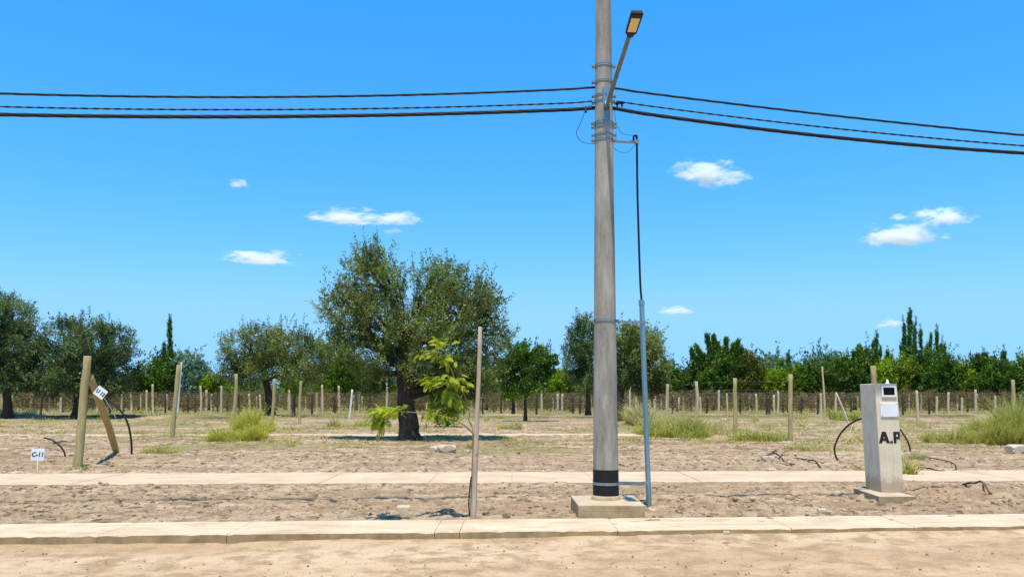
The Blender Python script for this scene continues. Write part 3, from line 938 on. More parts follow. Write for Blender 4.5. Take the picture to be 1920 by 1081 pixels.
near_posts = [(1228, 736, 783, 5.0, 'palewood'), (1251, 720, 793, 6.5, 'palewood'), (1305, 715, 806, 6.4, 'palewood'), (1378, 709, 822, 8.6, 'wood'), (1482.5, 702, 830, 9.2, 'wood')]
def pw(lst):
    return [P(px, py, G(bx, by).y) for px, py, bx, by in lst]
nw = []
for k, (a, b_, c, d_, e) in enumerate([(738, 722, 717, 711, 712), (745, 732, 730, 727, 728), (752, 742, 741, 741, 744)]):
    nw.append((pw([(1228, a + 1, 1228, 783), (1251, b_ + 2, 1251, 793), (1305, c + 2, 1305, 806), (1378, d_ + 3, 1378, 822), (1482.5, e + 4, 1482.5, 830)]), 0.0045))
fence('wire_fence', 'near wire fence of five stout wooden posts running through tall dry grass', near_posts, nw, seed=3)

far_posts = []
pale = [(57, 733, 772), (91, 734, 772), (114, 735, 776), (228, 730, 774), (246, 738, 774), (287, 720, 775), (376, 723, 779), (387, 731, 773), (414, 723, 778), (542, 730, 780),
        (594, 737, 773), (605, 721, 778), (635, 723, 772), (673, 735, 772), (724, 707, 775), (1016, 725, 779), (1045, 738, 777), (1054, 738, 777), (1101, 737, 779),
        (1180, 726, 776), (1194, 744, 774), (1274, 744, 774), (1313, 744, 776), (1347, 731, 780), (1418, 738, 775), (1452, 740, 780), (1458, 733, 780), (1540, 737, 780), (1567, 735, 780),
        (1757, 743, 779), (1779, 735, 780), (1803, 745, 776), (1829, 730, 776), (1865, 742, 776), (182, 738, 775), (150, 740, 774), (467, 738, 773), (488, 740, 774)]
dark = [(447, 738, 778), (550, 738, 779), (585, 738, 778), (694, 735, 776), (940, 738, 783), (964, 742, 778), (1006, 738, 780), (1075, 740, 776), (1088, 740, 776), (1261, 742, 777), (1325, 742, 777),
        (1388, 742, 777), (1438, 733, 783), (1443, 738, 782), (1503, 742, 777), (1533, 742, 778), (1693, 742, 780), (1742, 742, 780), (205, 738, 776), (310, 738, 775), (352, 738, 775), (512, 742, 776), (628, 742, 775), (870, 740, 777), (905, 742, 777)]
for a, b_, c in pale: far_posts.append((a, b_, c, 4.5, 'palewood'))
for a, b_, c in dark: far_posts.append((a, b_, c, 4.0, 'darkwood'))
far_posts.sort()
Yf = G(960, 777).y
fw = []
for py in (737, 745, 756):
    pts = []
    for px in range(-60, 1981, 60):
        pts.append(P(px, py + 0.8 * math.sin(px * 0.05), Yf - 0.3))
    fw.append((pts, 0.014))
rg_ = random.Random(99)
rows = []
for k in range(96):
    px = -20 + k * 20.6 + rg_.uniform(-8, 8)
    dk = rg_.random() < 0.42
    rows.append((px, rg_.uniform(738, 744), 772.3, rg_.uniform(3.0, 3.8), 'darkwood' if dk else 'palewood'))
Yr = G(960, 772.3).y
fence('vineyard_trellis', 'rearmost row of slim trellis posts standing among the brown vines', rows, [([P(px, py, Yr - .1) for px in range(-60, 1981, 60)], 0.012) for py in (741, 750)], 'trellis', seed=16)
fence('wire_fence', 'far wire fence of many thin stakes crossing the whole picture before the dry vines', far_posts, fw, seed=6)

# ------------------------------------------------------------------ marker signs
def sign(name, label, px, py, w, h, rot, txt, stake, size, Y, shear=0.1):
    c = P(px, py, Y)
    org = Vector((stake[1].x, stake[1].y, stake[1].z))
    root = thing(name, org, label, 'sign')
    R = Matrix.Rotation(-rot, 3, 'Y')
    m = MB(); m.box(c - org, (w, 0.012, h), mat=R)
    b = m.build('board', M['signwhite'], root, bevel=0.002)
    me = text_mesh(txt, size, 0.004, shear)
    me.materials.clear(); me.materials.append(M['letter'])
    t = link('lettering', me, b)
    t.matrix_local = Matrix.Translation(c - org + Vector((0, -0.0085, 0))) @ (R.to_4x4()) @ Matrix.Rotation(math.pi / 2, 4, 'X')
    m = MB(); m.tube(rel(stake, org), 0.011, 8)
    m.build('stake', M['palewood'], root)

Ys = G(71, 878).y
sign('lot_sign', 'small square white sign lettered C-11 standing low in the soil', 71, 851.5, 24.5 * mpp(Ys), 21.5 * mpp(Ys), math.radians(-1), 'C-11', [P(70.5, 858, Ys + 0.02), T(G(70.5, 880))], 0.135, Ys)
Yt = bp.y + 0.0
t0 = P(217, 784, Yt + 0.6)
sign('lot_sign', 'white diamond-tilted tag lettered U 12 leaning against the wooden brace', 188.5, 735.5, 21 * mpp(Yt), 18.0 * mpp(Yt), math.radians(-36), 'U 12', [P(190, 738, Yt + 0.02), P(206, 762, Yt + 0.2), P(217, 783, Yt + 0.35)], 0.115, Yt)

# ------------------------------------------------------------------ hoses and loose things
def hose(label, pts, r, name='hose', mat='rubber', cat='hose', org=None):
    pts = [Vector(p) for p in pts]
    org = org or pts[-1]
    m = MB(); m.tube(rel(smooth_path(pts, 8), org), r * 0.82, 10)
    o = m.build(name, M[mat], loc=org)
    return tag(o, label, cat)
Yh = G(247, 853).y
hose('black hose arching out of the ground right of the wooden brace', [P(203, 748, Yh), P(214, 757, Yh), P(228, 772, Yh), P(240, 795, Yh), P(246, 825, Yh), P(247, 858, Yh)], 2.3 * mpp(Yh))
Yh = G(122, 857).y
hose('short black hose end curving up above the C-11 sign', [P(83, 820, Yh + .1), P(97, 824, Yh), P(111, 834, Yh), P(120, 846, Yh), P(123, 861, Yh)], 1.8 * mpp(Yh))
hose('flat black strip of hose lying on the soil behind the C-11 sign', [T(G(100, 836.5), 0.03), T(G(112, 834.5), 0.05), T(G(124, 833.5), 0.05), T(G(135, 832.5), 0.03)], 1.6 * mpp(22))
Yh = G(1570, 862).y
hose('black hose arching from the left side of the meter pillar to the soil', [P(1618, 783, Yh - 0.6), P(1605, 788, Yh - .4), P(1588, 799, Yh - .2), P(1573, 817, Yh), P(1565, 838, Yh), P(1567, 855, Yh), P(1573, 864, Yh)], 2.0 * mpp(Yh))
Yh = G(1708, 850).y
hose('short black hose dropping behind the right side of the meter pillar', [P(1688, 805, Yh - .5), P(1697, 818, Yh - 0.2), P(1704, 832, Yh), P(1708, 850, Yh)], 1.8 * mpp(Yh))
hose('looped black hose lying on the soil right of the meter pillar', [T(G(1731, 856), 0.04), T(G(1748, 860), 0.05), T(G(1768, 864), 0.06), T(G(1782, 869), 0.05), T(G(1792, 875), 0.05), T(G(1790, 880), 0.05), T(G(1768, 883), 0.04), T(G(1740, 881.5), 0.04), T(G(1722, 877.5), 0.03)], 1.6 * mpp(15))
hose('straight end of black hose on the soil between pole and meter pillar', [T(G(1503, 863), 0.03), T(G(1518, 865), 0.05), T(G(1530, 869), 0.05), T(G(1542, 877), 0.04), T(G(1551, 884), 0.02)], 1.7 * mpp(17))
hose('dark crooked stick lying on the earth heap near the right edge', [T(G(1806, 919), 0.05), T(G(1818, 923), 0.06), T(G(1830, 919), 0.10), T(G(1843, 924), 0.06), T(G(1858, 931), 0.03)], 0.02, 'stick', 'branch', 'stick')
Yh = G(1575, 855).y
hose('thin yellowish cane leaning left of the meter pillar inside the hose arch', [P(1600, 792, Yh + 0.6), P(1590, 820, Yh + 0.2), P(1580, 850, Yh)], 0.009, 'cane', 'weeds' if False else 'palewood', 'cane')

def rock(label, px, py, w, h, d, seed, mat='rock', name='rock', z=0.3, cat='rock'):
    rng = np.random.RandomState(seed)
    c = T(G(px, py))
    import bmesh
    bm = bmesh.new(); bmesh.ops.create_icosphere(bm, subdivisions=3, radius=1.0)
    off = rng.rand(3) * 20
    for v in bm.verts:
        p = np.array([v.co[:]])
        s = 0.75 + 0.5 * vn3(p * 1.3 + off)[0] + 0.12 * vn3(p * 4 + off)[0]
        q = v.co * s
        q = Vector([math.copysign(min(abs(a), 0.82), a) for a in q])     # flattened, blocky sides
        v.co = Vector((q.x * w / 2, q.y * d / 2, q.z * h / 2))
    me = bpy.data.meshes.new(name); bm.to_mesh(me); bm.free()
    me.materials.append(M[mat])
    for f in me.polygons: f.use_smooth = False
    o = link(name, me, None, (c.x, c.y, c.z + h * z), (0, 0, rng.uniform(-.3, .3)))
    return tag(o, label, cat)

# broken brick on the verge
bc = T(G(757, 951))
mb = MB()
vs = [(-.12, -.07, 0), (.08, -.08, 0), (.11, .06, 0), (-.09, .08, 0), (-.115, -.065, .075), (.075, -.075, .07), (.105, .055, .08), (-.08, .075, .085)]
mb.add(vs, [(3, 2, 1, 0), (4, 5, 6, 7), (0, 1, 5, 4), (1, 2, 6, 5), (2, 3, 7, 6), (3, 0, 4, 7)])
o = mb.build('brick', M['rock'], loc=bc - Vector((0, 0, 0.01)), bevel=0.012); o.rotation_euler = (0, 0, math.radians(12))
tag(o, 'single pale broken brick lying on the bare verge left of the sapling stake', 'brick')
rock('broad flat pale rock behind the sapling stake, near the big olive trunk', 838, 849, 0.62, 0.30, 0.5, 4)
rock('small round greenish rock left of the broad flat rock', 814, 846, 0.28, 0.24, 0.3, 6)
rock('pale grey boulder at the foot of the tall grass clump at right', 1905, 848, 0.62, 0.34, 0.5, 7)
rock('small pale stone at the foot of the steel conduit', 1221, 957, 0.13, 0.05, 0.1, 8)
rock('tiny white stone lying on the kerb right of the pole', 1362, 1001, 0.085, 0.05, 0.06, 9, z=0.5)
rock('dark stone with pale top left of the dead branches between pole and pillar', 1440, 864, 0.34, 0.16, 0.25, 12)
rock('rounded tan stone below the dead branches between pole and pillar', 1446, 880, 0.26, 0.14, 0.22, 13)
rock('whitish pebble among the crooked stick and soil at right', 1852, 924, 0.09, 0.07, 0.07, 14, z=0.5)
rock('pale stone at the foot of the far fence, right of centre', 1357, 790, 0.5, 0.3, 0.4, 15)

for k, (px, py, w_, lb) in enumerate([(20, 911, .07, 'pale pebble on the verge nearest the left edge'), (159, 912, .07, 'pale pebble just below the sidewalk under the braced post'), (419, 932, .075, 'white pebble alone on the left part of the verge'),
                              (875, 848, .2, 'pale stone among twigs right of the flat rock, left of the stake'), (1100, 941, .09, 'pebble at the left corner of the pole base'), (1241, 946, .13, 'brown lump of earth right of the conduit foot'), (1300, 950, .11, 'round clod on the heap right of the conduit'),
                              (1412, 946, .10, 'pale pebble midway between conduit and meter pillar'), (1540, 957, .12, 'flat pebble near the kerb left of the meter pillar'), (1752, 957, .10, 'pebble near the kerb right of the meter pillar')]):
    rock(lb, px, py, w_, w_ * .6, w_ * .8, 40 + k, 'clod' if 'earth' in lb or 'clod' in lb else 'rock', 'pebble', 0.2, 'stone')

# dead branches between pole and pillar
root = thing('dead_branch', T(G(1460, 862)), 'tangle of dark dead branches on the soil between the pole and the meter pillar', 'branch')
oo = root.location
for pts, r in (([(1434, 862), (1450, 856), (1462, 861), (1474, 866), (1490, 872)], 0.028), ([(1448, 853), (1456, 849), (1465, 856), (1476, 854), (1486, 852), (1494, 857)], 0.022),
               ([(1462, 860), (1470, 849), (1478, 847)], 0.02), ([(1455, 866), (1478, 871), (1508, 880)], 0.016), ([(1488, 858), (1500, 862), (1520, 864)], 0.013)):
    m = MB()
    q = smooth_path([T(G(a, b), 0.04 + 0.05 * math.sin(i * 2.1 + a)) for i, (a, b) in enumerate(pts)], 5)
    rg = random.Random(int(pts[0][0]))
    m.tube(rel(q, oo), [r * (1.1 - 0.6 * i / len(q)) for i in range(len(q))], 8, rough=0.15, rng=rg)
    m.build('branch', M['branch'], root)

# scattered clods and pebbles
def build_clods():
    rng = np.random.RandomState(21)
    import bmesh
    bm = bmesh.new(); bmesh.ops.create_icosphere(bm, subdivisions=1, radius=1.0)
    bv = np.array([v.co[:] for v in bm.verts]); bf = np.array([[v.index for v in f.verts] for f in bm.faces]); bm.free()
    def scatter(n, gen, smin, smax):
        P_, S_ = [], []
        x, y = gen(n)
        s = smin + (smax - smin) * rng.rand(len(x)) ** 3.2
        return x, y, s
    X, Y, S = [], [], []
    # verge
    n = 6500
    px = rng.uniform(-100, 2020, n); py = rng.uniform(908, 968, n)
    keep = rng.rand(n) < (0.30 + 0.70 * np.clip((px - 1180) / 200, 0, 1)) * (0.08 + 1.6 * sst(0.45, 0.65, fbm(px * 0.012, py * 0.07, 3)))
    for a, b in zip(px[keep], py[keep]):
        g = G(a, b); X.append(g.x); Y.append(g.y)
    S += list(0.007 + 0.030 * rng.rand(int(keep.sum())) ** 3)
    # field
    n = 6500
    px = rng.uniform(-100, 2020, n); py = 800 + 84 * rng.rand(n)
    for a, b in zip(px, py):
        g = G(a, b); X.append(g.x); Y.append(g.y)
    S += list((0.007 + 0.045 * rng.rand(n) ** 4) * (0.25 + 0.9 * sst(0.42, 0.6, fbm(px * 0.01 + 7, py * 0.08, 3))))
    # road
    n = 420
    px = rng.uniform(-100, 2020, n); py = rng.uniform(1012, 1078, n)
    RX = []
    for a, b in zip(px, py):
        g = G(a, b, -0.09); X.append(g.x); Y.append(g.y); RX.append(1)
    S += list(0.004 + 0.014 * rng.rand(n) ** 3)
    X = np.array(X); Y = np.array(Y); S = np.array(S)
    Z = terr(X, Y)
    D = Y - X * KT; W = Y - X * WT
    road = D < KF
    onkerb = (D > KF - 0.03) & (D < KB + 0.03)
    Z[road] = -0.125 + 0.045 * sst(-6, 8, X[road])
    onwalk = (W > WF - 0.05) & (W < WB + 0.05) & (rng.rand(len(X)) < 0.93)
    inblk = (X > 0.9) & (X < 2.2) & (Y > 10.0) & (Y < 11.9)
    ok = ~(onkerb | onwalk | inblk)
    Z[(W > WF) & (W < WB)] = 0.014
    X, Y, Z, S = X[ok], Y[ok], Z[ok], S[ok]
    m = len(X)
    sc = S[:, None] * (0.7 + 0.6 * rng.rand(m, 3)); sc[:, 2] *= 0.75
    jit = 1 + 0.35 * (rng.rand(m, len(bv), 1) - 0.5)
    V = bv[None] * sc[:, None, :] * jit
    a = rng.rand(m) * 6.28
    c, s = np.cos(a)[:, None], np.sin(a)[:, None]
    Vx = V[..., 0] * c - V[..., 1] * s; Vy = V[..., 0] * s + V[..., 1] * c
    V = np.stack([Vx + X[:, None], Vy + Y[:, None], V[..., 2] + (Z + sc[:, 2] * 0.35)[:, None]], -1)
    Fc = bf[None] + (np.arange(m) * len(bv))[:, None, None]
    me = raw_mesh('soil_clods', V.reshape(-1, 3), Fc.reshape(-1, 3), M['clod'], 3)
    tag(link('soil_clods', me), 'brown clods and pebbles scattered over the bare sandy soil', 'gravel', kind='stuff')
build_clods()

def build_litter():
    rng = np.random.RandomState(31)
    n = 900
    px = rng.uniform(-60, 1980, n)
    py = np.where(rng.rand(n) < 0.45, rng.uniform(909, 968, n), rng.uniform(790, 882, n))
    X, Y = [], []
    for a, b in zip(px, py):
        g = G(a, b); X.append(g.x); Y.append(g.y)
    X = np.array(X); Y = np.array(Y); Z = terr(X, Y) + 0.012
    s = Y / 12.0
    L = (0.04 + 0.16 * rng.rand(n) ** 2) * s ** 0.5; w = 0.0045 * s ** 0.7
    a = rng.rand(n) * np.pi
    d = np.stack([np.cos(a), np.sin(a), 0.12 * rng.normal(size=n)], 1)
    sd = np.stack([-np.sin(a), np.cos(a), 0 * a], 1)
    p = np.stack([X, Y, Z], 1)
    b = 0.25 * rng.normal(size=(n, 1)) * L[:, None] * sd
    rings = []
    for t, o, r in ((-0.5, 0, .6), (0, 1, 1), (0.5, 0, .5)):
        c = p + d * (L * t)[:, None] + b * o
        for u, v in ((1, 0), (0, 1), (-1, 0), (0, -1)):
            rings.append(c + sd * (w * u * r)[:, None] + np.array([0, 0, 1.0]) * (w * v * r)[:, None])
    V = np.stack(rings, 1)
    q = [(i * 4 + k, i * 4 + (k + 1) % 4, i * 4 + 4 + (k + 1) % 4, i * 4 + 4 + k) for i in (0, 1) for k in range(4)]
    Fc = np.array(q)[None] + (np.arange(n) * 12)[:, None, None]
    tag(link('dry_twigs', raw_mesh('dry_twigs', V.reshape(-1, 3), Fc.reshape(-1, 4), M['branch'], 4)), 'small dry twigs and stalks littering the soil', 'twigs', kind='stuff')
build_litter()

# ------------------------------------------------------------------ foliage
def unit(rng, n):
    v = rng.normal(size=(n, 3)); return v / np.linalg.norm(v, axis=1, keepdims=True)

def norm(v): return v / np.maximum(np.linalg.norm(v, axis=-1, keepdims=True), 1e-9)

def leaf_quads(rng, P0, Dv, per, slen, L, W, along=0.7, jitter=0.22, tint=None):
    m = len(P0)
    t = rng.rand(m, per, 1)
    pos = P0[:, None] + Dv[:, None] * t * slen + rng.normal(size=(m, per, 3)) * slen * jitter * (0.4 + t * 0.6)
    ld = norm(Dv[:, None] * along + unit(rng, m * per).reshape(m, per, 3))
    sd = norm(np.cross(ld, unit(rng, m * per).reshape(m, per, 3)))
    l = L * (0.7 + 0.6 * rng.rand(m, per, 1)); w = W * (0.7 + 0.6 * rng.rand(m, per, 1))
    V = np.stack([pos, pos + ld * l * 0.5 + sd * w * 0.5, pos + ld * l, pos + ld * l * 0.5 - sd * w * 0.5], 2)
    if tint is None: tint = rng.rand(m)
    tt = np.clip(tint[:, None] * 0.82 + 0.18 * rng.rand(m, per), 0, 1)
    tt = np.repeat(tt.reshape(-1), 4)
    return V.reshape(-1, 3), tt

def crown_pts(rng, lobes, n, shell=0.5, gap=0.42, gfreq=1.1):
    vol = np.array([l[3] * l[4] * l[5] for l in lobes]) ** 0.7
    idx = rng.choice(len(lobes), n, p=vol / vol.sum())
    Lb = np.array(lobes)[idx]
    d = unit(rng, n)
    # lumpy radius
    lump = 0.80 + 0.42 * vn3(d * 1.9 + Lb[:, :3] * 3.1)
    r = (shell + (1 - shell) * rng.rand(n) ** 0.7) * lump
    p = Lb[:, :3] + d * r[:, None] * Lb[:, 3:6]
    if gap:
        R = float(np.mean(Lb[:, 3]))
        k = vn3(p * gfreq / R * 1.6 + 7) > gap * (0.45 + 0.65 * r)
        p, d, r = p[k], d[k], r[k]
    return p, d, r

def limb(mb, rng, a, b, r0, r1, bend=0.12, n=7, sides=9, rough=0.1):
    a, b = Vector(a), Vector(b)
    L = (b - a).length
    o1 = Vector((rng.uniform(-1, 1), rng.uniform(-1, 1), rng.uniform(-.3, .6))) * L * bend
    o2 = Vector((rng.uniform(-1, 1), rng.uniform(-1, 1), rng.uniform(-.3, .6))) * L * bend
    pts = smooth_path([a, a + (b - a) * .33 + o1, a + (b - a) * .66 + o2, b], max(2, n // 3))
    m = len(pts) - 1
    mb.tube(pts, [r0 + (r1 - r0) * (i / m) for i in range(m + 1)], sides, rough=rough, rng=rng)
    return pts

def tree(name, label, base, lobes, leaf, n_spray, per, slen, L, W, mat, trunk_pts, r0, forks=None, seed=1, up=0.35,
         gap=0.42, shell=0.45, group=None, twigs=0, fingers=None, barkm='bark', gfreq=1.1, along=0.7, cat='tree', shoots=0, shoot_len=0.6):
    """lobes: world (x,y,z,rx,ry,rz)"""
    nrg = np.random.RandomState(seed); rng = random.Random(seed)
    base = Vector(base)
    root = thing(name, base, label, cat, group)
    lb = [(l[0] - base.x, l[1] - base.y, l[2] - base.z, l[3], l[4], l[5]) for l in lobes]
    p, d, r = crown_pts(nrg, lb, n_spray, shell, gap, gfreq)
    dv = norm(d + np.array([0, 0, up]) + 0.55 * unit(nrg, len(p)))
    tint = np.clip((vn3(p * 1.9 * 1.3 / max(slen * 4, .9) + 3) - 0.5) * 1.7 + 0.45 + 0.25 * (nrg.rand(len(p)) - .5), 0, 1)  # clump contrast puts lit and shaded patches into the leaf colour
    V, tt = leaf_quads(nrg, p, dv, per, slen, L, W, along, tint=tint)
    for (fx0, fy0, fx1, fy1, fw) in (fingers or []):
        Yb_ = base.y
        a_ = np.array(P(fx0, fy0, Yb_)) - np.array(base); b_ = np.array(P(fx1, fy1, Yb_)) - np.array(base)
        m_ = int(40 + 10 * np.linalg.norm(b_ - a_) / max(0.2, fw * mpp(Yb_)) * 4)
        t_ = nrg.rand(m_) ** 0.85
        r_ = fw * 0.5 * mpp(Yb_) * (0.25 + 0.75 * (1 - t_) ** 0.6) * (0.5 + 0.9 * vn(t_ * 8 + fx1, t_ * 0 + fy1))
        p3 = a_ + (b_ - a_) * t_[:, None] + unit(nrg, m_) * (r_ * nrg.rand(m_) ** 0.5)[:, None]
        d3 = norm(norm((b_ - a_)[None]) + 0.5 * unit(nrg, m_))
        V3, t3 = leaf_quads(nrg, p3, d3, 7, slen * 0.5, L * 0.8, W * 0.8, 0.8, 0.25, tint=np.clip(vn3(p3 * 1.1) * 0.9 + .2 * nrg.rand(m_), 0, 1))
        V = np.concatenate([V, V3]); tt = np.concatenate([tt, t3])
    if shoots:          # long single shoots breaking the outline
        p2, d2, r2 = crown_pts(nrg, lb, shoots * 3, 0.97, 0, gfreq)
        k = d2[:, 2] > -0.1
        p2, d2 = p2[k][:shoots], d2[k][:shoots]
        dv2 = norm(d2 * 0.8 + np.array([0, 0, 0.75]) + 0.25 * unit(nrg, len(p2)))
        ln = shoot_len * (0.5 + nrg.rand(len(p2)))
        for q in range(5):
            V2, t2 = leaf_quads(nrg, p2 + dv2 * (ln * q / 5)[:, None], dv2, max(3, per // 2), shoot_len / 5, L, W, 0.9, 0.28)
            V = np.concatenate([V, V2]); tt = np.concatenate([tt, t2])
    Fc = np.arange(len(V)).reshape(-1, 4)
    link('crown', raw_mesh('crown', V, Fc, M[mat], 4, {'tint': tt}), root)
    mb = MB()
    tp = [Vector(q) - base for q in trunk_pts]
    m = len(tp) - 1
    sp_ = smooth_path(tp, 4)
    k = len(sp_) - 1
    rr = [r0 * (1.35 if i == 0 else 1.0) * (1 - 0.45 * i / k) for i in range(k + 1)]
    if k > 1: rr[1] = r0 * 1.12
    mb.tube(sp_, rr, 12, rough=0.12, rng=rng)
    tip = sp_[-1]
    rt = rr[-1]
    for l in lb:
        c = Vector(l[:3])
        src = min(sp_[len(sp_) // 2:], key=lambda q: (q - c).length)
        pts = limb(mb, rng, src, c + Vector((0, 0, l[5] * 0.3)), rt * 0.72, rt * 0.22, 0.10)
        for q in range(twigs):
            s = pts[rng.randrange(len(pts) // 3, len(pts))]
            v = Vector(unit(nrg, 1)[0]); v.z = abs(v.z) * 0.8 + 0.1
            e = c + Vector((v.x * l[3], v.y * l[4], v.z * l[5])) * 0.85
            limb(mb, rng, s, e, rt * 0.22, rt * 0.03, 0.12, 5, 5)
    mb.build('trunk', M[barkm], root)
    return root

def plobe(px, py, rx, ry, Y, dy=0.0, k=0.9):
    c = P(px, py, Y + dy)
    return (c.x, c.y, c.z, rx * mpp(Y), rx * mpp(Y) * k, ry * mpp(Y))

# the largest olive
b = T(G(768, 826)); Y = b.y
lob = [plobe(700, 535, 62, 66, Y), plobe(655, 590, 58, 60, Y, .4), plobe(705, 610, 66, 60, Y, -.5), plobe(668, 655, 50, 42, Y, .3), plobe(795, 560, 55, 56, Y, .5), plobe(850, 590, 68, 66, Y, -.5), plobe(895, 570, 48, 50, Y, .3),
       plobe(905, 640, 54, 66, Y, .4), plobe(815, 650, 72, 62, Y, -.9), plobe(755, 655, 60, 50, Y, .2), plobe(870, 690, 52, 44, Y, -.2), plobe(730, 690, 46, 34, Y, -.7), plobe(800, 700, 56, 40, Y, .9), plobe(862, 728, 44, 26, Y, .2), plobe(905, 705, 38, 34, Y, 0), plobe(690, 712, 34, 24, Y, .3), plobe(820, 738, 36, 20, Y, .8), plobe(700, 495, 30, 34, Y), plobe(838, 520, 36, 32, Y, .2)]
tree('olive_tree', 'largest olive tree, with the widest and tallest crown, right of centre-left', b, lob, None, 10500, 12, 0.26, 0.105, 0.040, 'olive',
     [b + Vector((0, 0, -.1)), P(766, 790, Y), P(760, 755, Y), P(757, 715, Y), P(752, 680, Y)], 0.40, seed=3, twigs=7, shoots=420, shoot_len=0.62, gap=0.40, gfreq=1.3, shell=0.3)
# extra gnarled stems of that trunk
o = [c for c in bpy.data.objects['olive_tree'].children if c.name.startswith('trunk')][0]

def olive(label, basepx, lobes, n, seed, trunk, r0, mat='olive', L=0.2, W=0.07, slen=0.5, shoots=90, per=12, name='olive_tree', gap=0.36, dY=0, **k):
    b = T(G(*basepx)); Y = b.y
    lb = [plobe(a, c, d, e, Y, g) for a, c, d, e, g in lobes]
    tp = [b + Vector((0, 0, -.15))] + [P(a, c, Y) for a, c in trunk]
    return tree(name, label, b, lb, None, int(n * 1.2), per, slen, L, W, mat, tp, r0, seed=seed, shoots=shoots, shoot_len=slen * 2.0, gap=gap, **k)

olive('round olive tree standing alone between the slim poplar and the largest olive', (506, 784),
      [(455, 655, 44, 36, 0), (440, 690, 36, 30, 1), (500, 640, 48, 34, -1), (545, 655, 48, 36, 1), (585, 675, 32, 40, 0), (500, 690, 55, 30, .5), (560, 700, 40, 28, -1), (470, 705, 36, 20, 0)],
      3600, 11, [(505, 750), (500, 720), (495, 690)], 0.40, 'olive', twigs=5)
olive('wide olive tree at left, behind the braced post', (142, 786),
      [(120, 640, 45, 42, 0), (85, 680, 45, 44, 1), (165, 640, 44, 38, -1), (205, 650, 42, 42, 0), (225, 695, 38, 40, 1), (150, 700, 55, 40, -.5), (190, 720, 40, 30, 0), (100, 715, 40, 26, 0)],
      4600, 12, [(146, 755), (145, 725), (142, 700)], 0.38, 'oliveblue', twigs=5)
olive('tallest dark tree at the left edge, partly out of the picture', (14, 786),
      [(15, 600, 44, 46, 0), (-25, 610, 50, 56, 0), (40, 645, 38, 46, 0), (10, 670, 50, 50, 0), (30, 715, 36, 28, 0), (-30, 690, 50, 50, 0)],
      4200, 13, [(14, 750), (12, 720), (10, 690)], 0.36, 'oliveblue', twigs=4)
olive('narrow dark tree partly hidden behind the concrete pole on its left', (1103, 782),
      [(1094, 640, 26, 42, 0), (1085, 675, 26, 38, 0), (1110, 680, 30, 44, 0), (1098, 715, 26, 26, 0), (1100, 615, 16, 20, 0)],
      2000, 14, [(1103, 750), (1102, 720)], 0.28, 'oliveblue', twigs=3, up=0.8)
olive('brownish olive tree with leaning trunk between the concrete pole and the fence', (1164, 790),
      [(1180, 645, 32, 34, 0), (1205, 655, 34, 36, 1), (1225, 690, 26, 30, 0), (1185, 685, 36, 36, 0), (1165, 670, 30, 38, 0), (1215, 720, 24, 20, 0)],
      2600, 15, [(1158, 760), (1165, 725), (1175, 700)], 0.42, 'olive', twigs=4)

# trees beyond the far fence : (kind, label, base px x, base py, lobes)
def far_tree(kind, label, px, py, lobes, seed, n=None, group=None, name=None, fingers=None):
    if 770 < py < 790 and 'shoots, right' not in label and 'small' not in label: py = 768.3
    par = {'bush': ('green', 0.34, 0.15, 0.7), 'bright': ('bright', 0.32, 0.14, 0.7), 'pine': ('pine', 0.3, 0.13, 0.6), 'grey': ('grey', 0.5, 0.2, 1.0)}
    mt, L, W, sl = par[kind]
    Yb = G(px, py).y
    wd = max(l[2] for l in lobes)
    if wd > 16: lobes = list(lobes) + [(px - wd * .35, 728, wd * .7, 13, 0.6), (px + wd * .35, 728, wd * .7, 13, -0.6)]
    area = sum(l[2] * l[3] for l in lobes) * mpp(Yb) ** 2
    s = Yb / 95.0
    n = n or int(min(3200, 80 * area / (s * s)) + 250)
    return olive(label, (px, py), [(a, b, c, d, e) for a, b, c, d, e in lobes], n, seed, [(px, py - (py - lobes[0][1]) * .35), (px + 1, lobes[0][1])], 0.22 * s, mt, L * s, W * s, sl * s,
                 shoots=int(34 + 1.0 * area / s), per=9, name=name or {'bush': 'leafy_tree', 'bright': 'leafy_tree', 'pine': 'conifer_tree', 'grey': 'willow_tree'}[kind], gap=0.29, group=group, up=0.9, fingers=fingers)

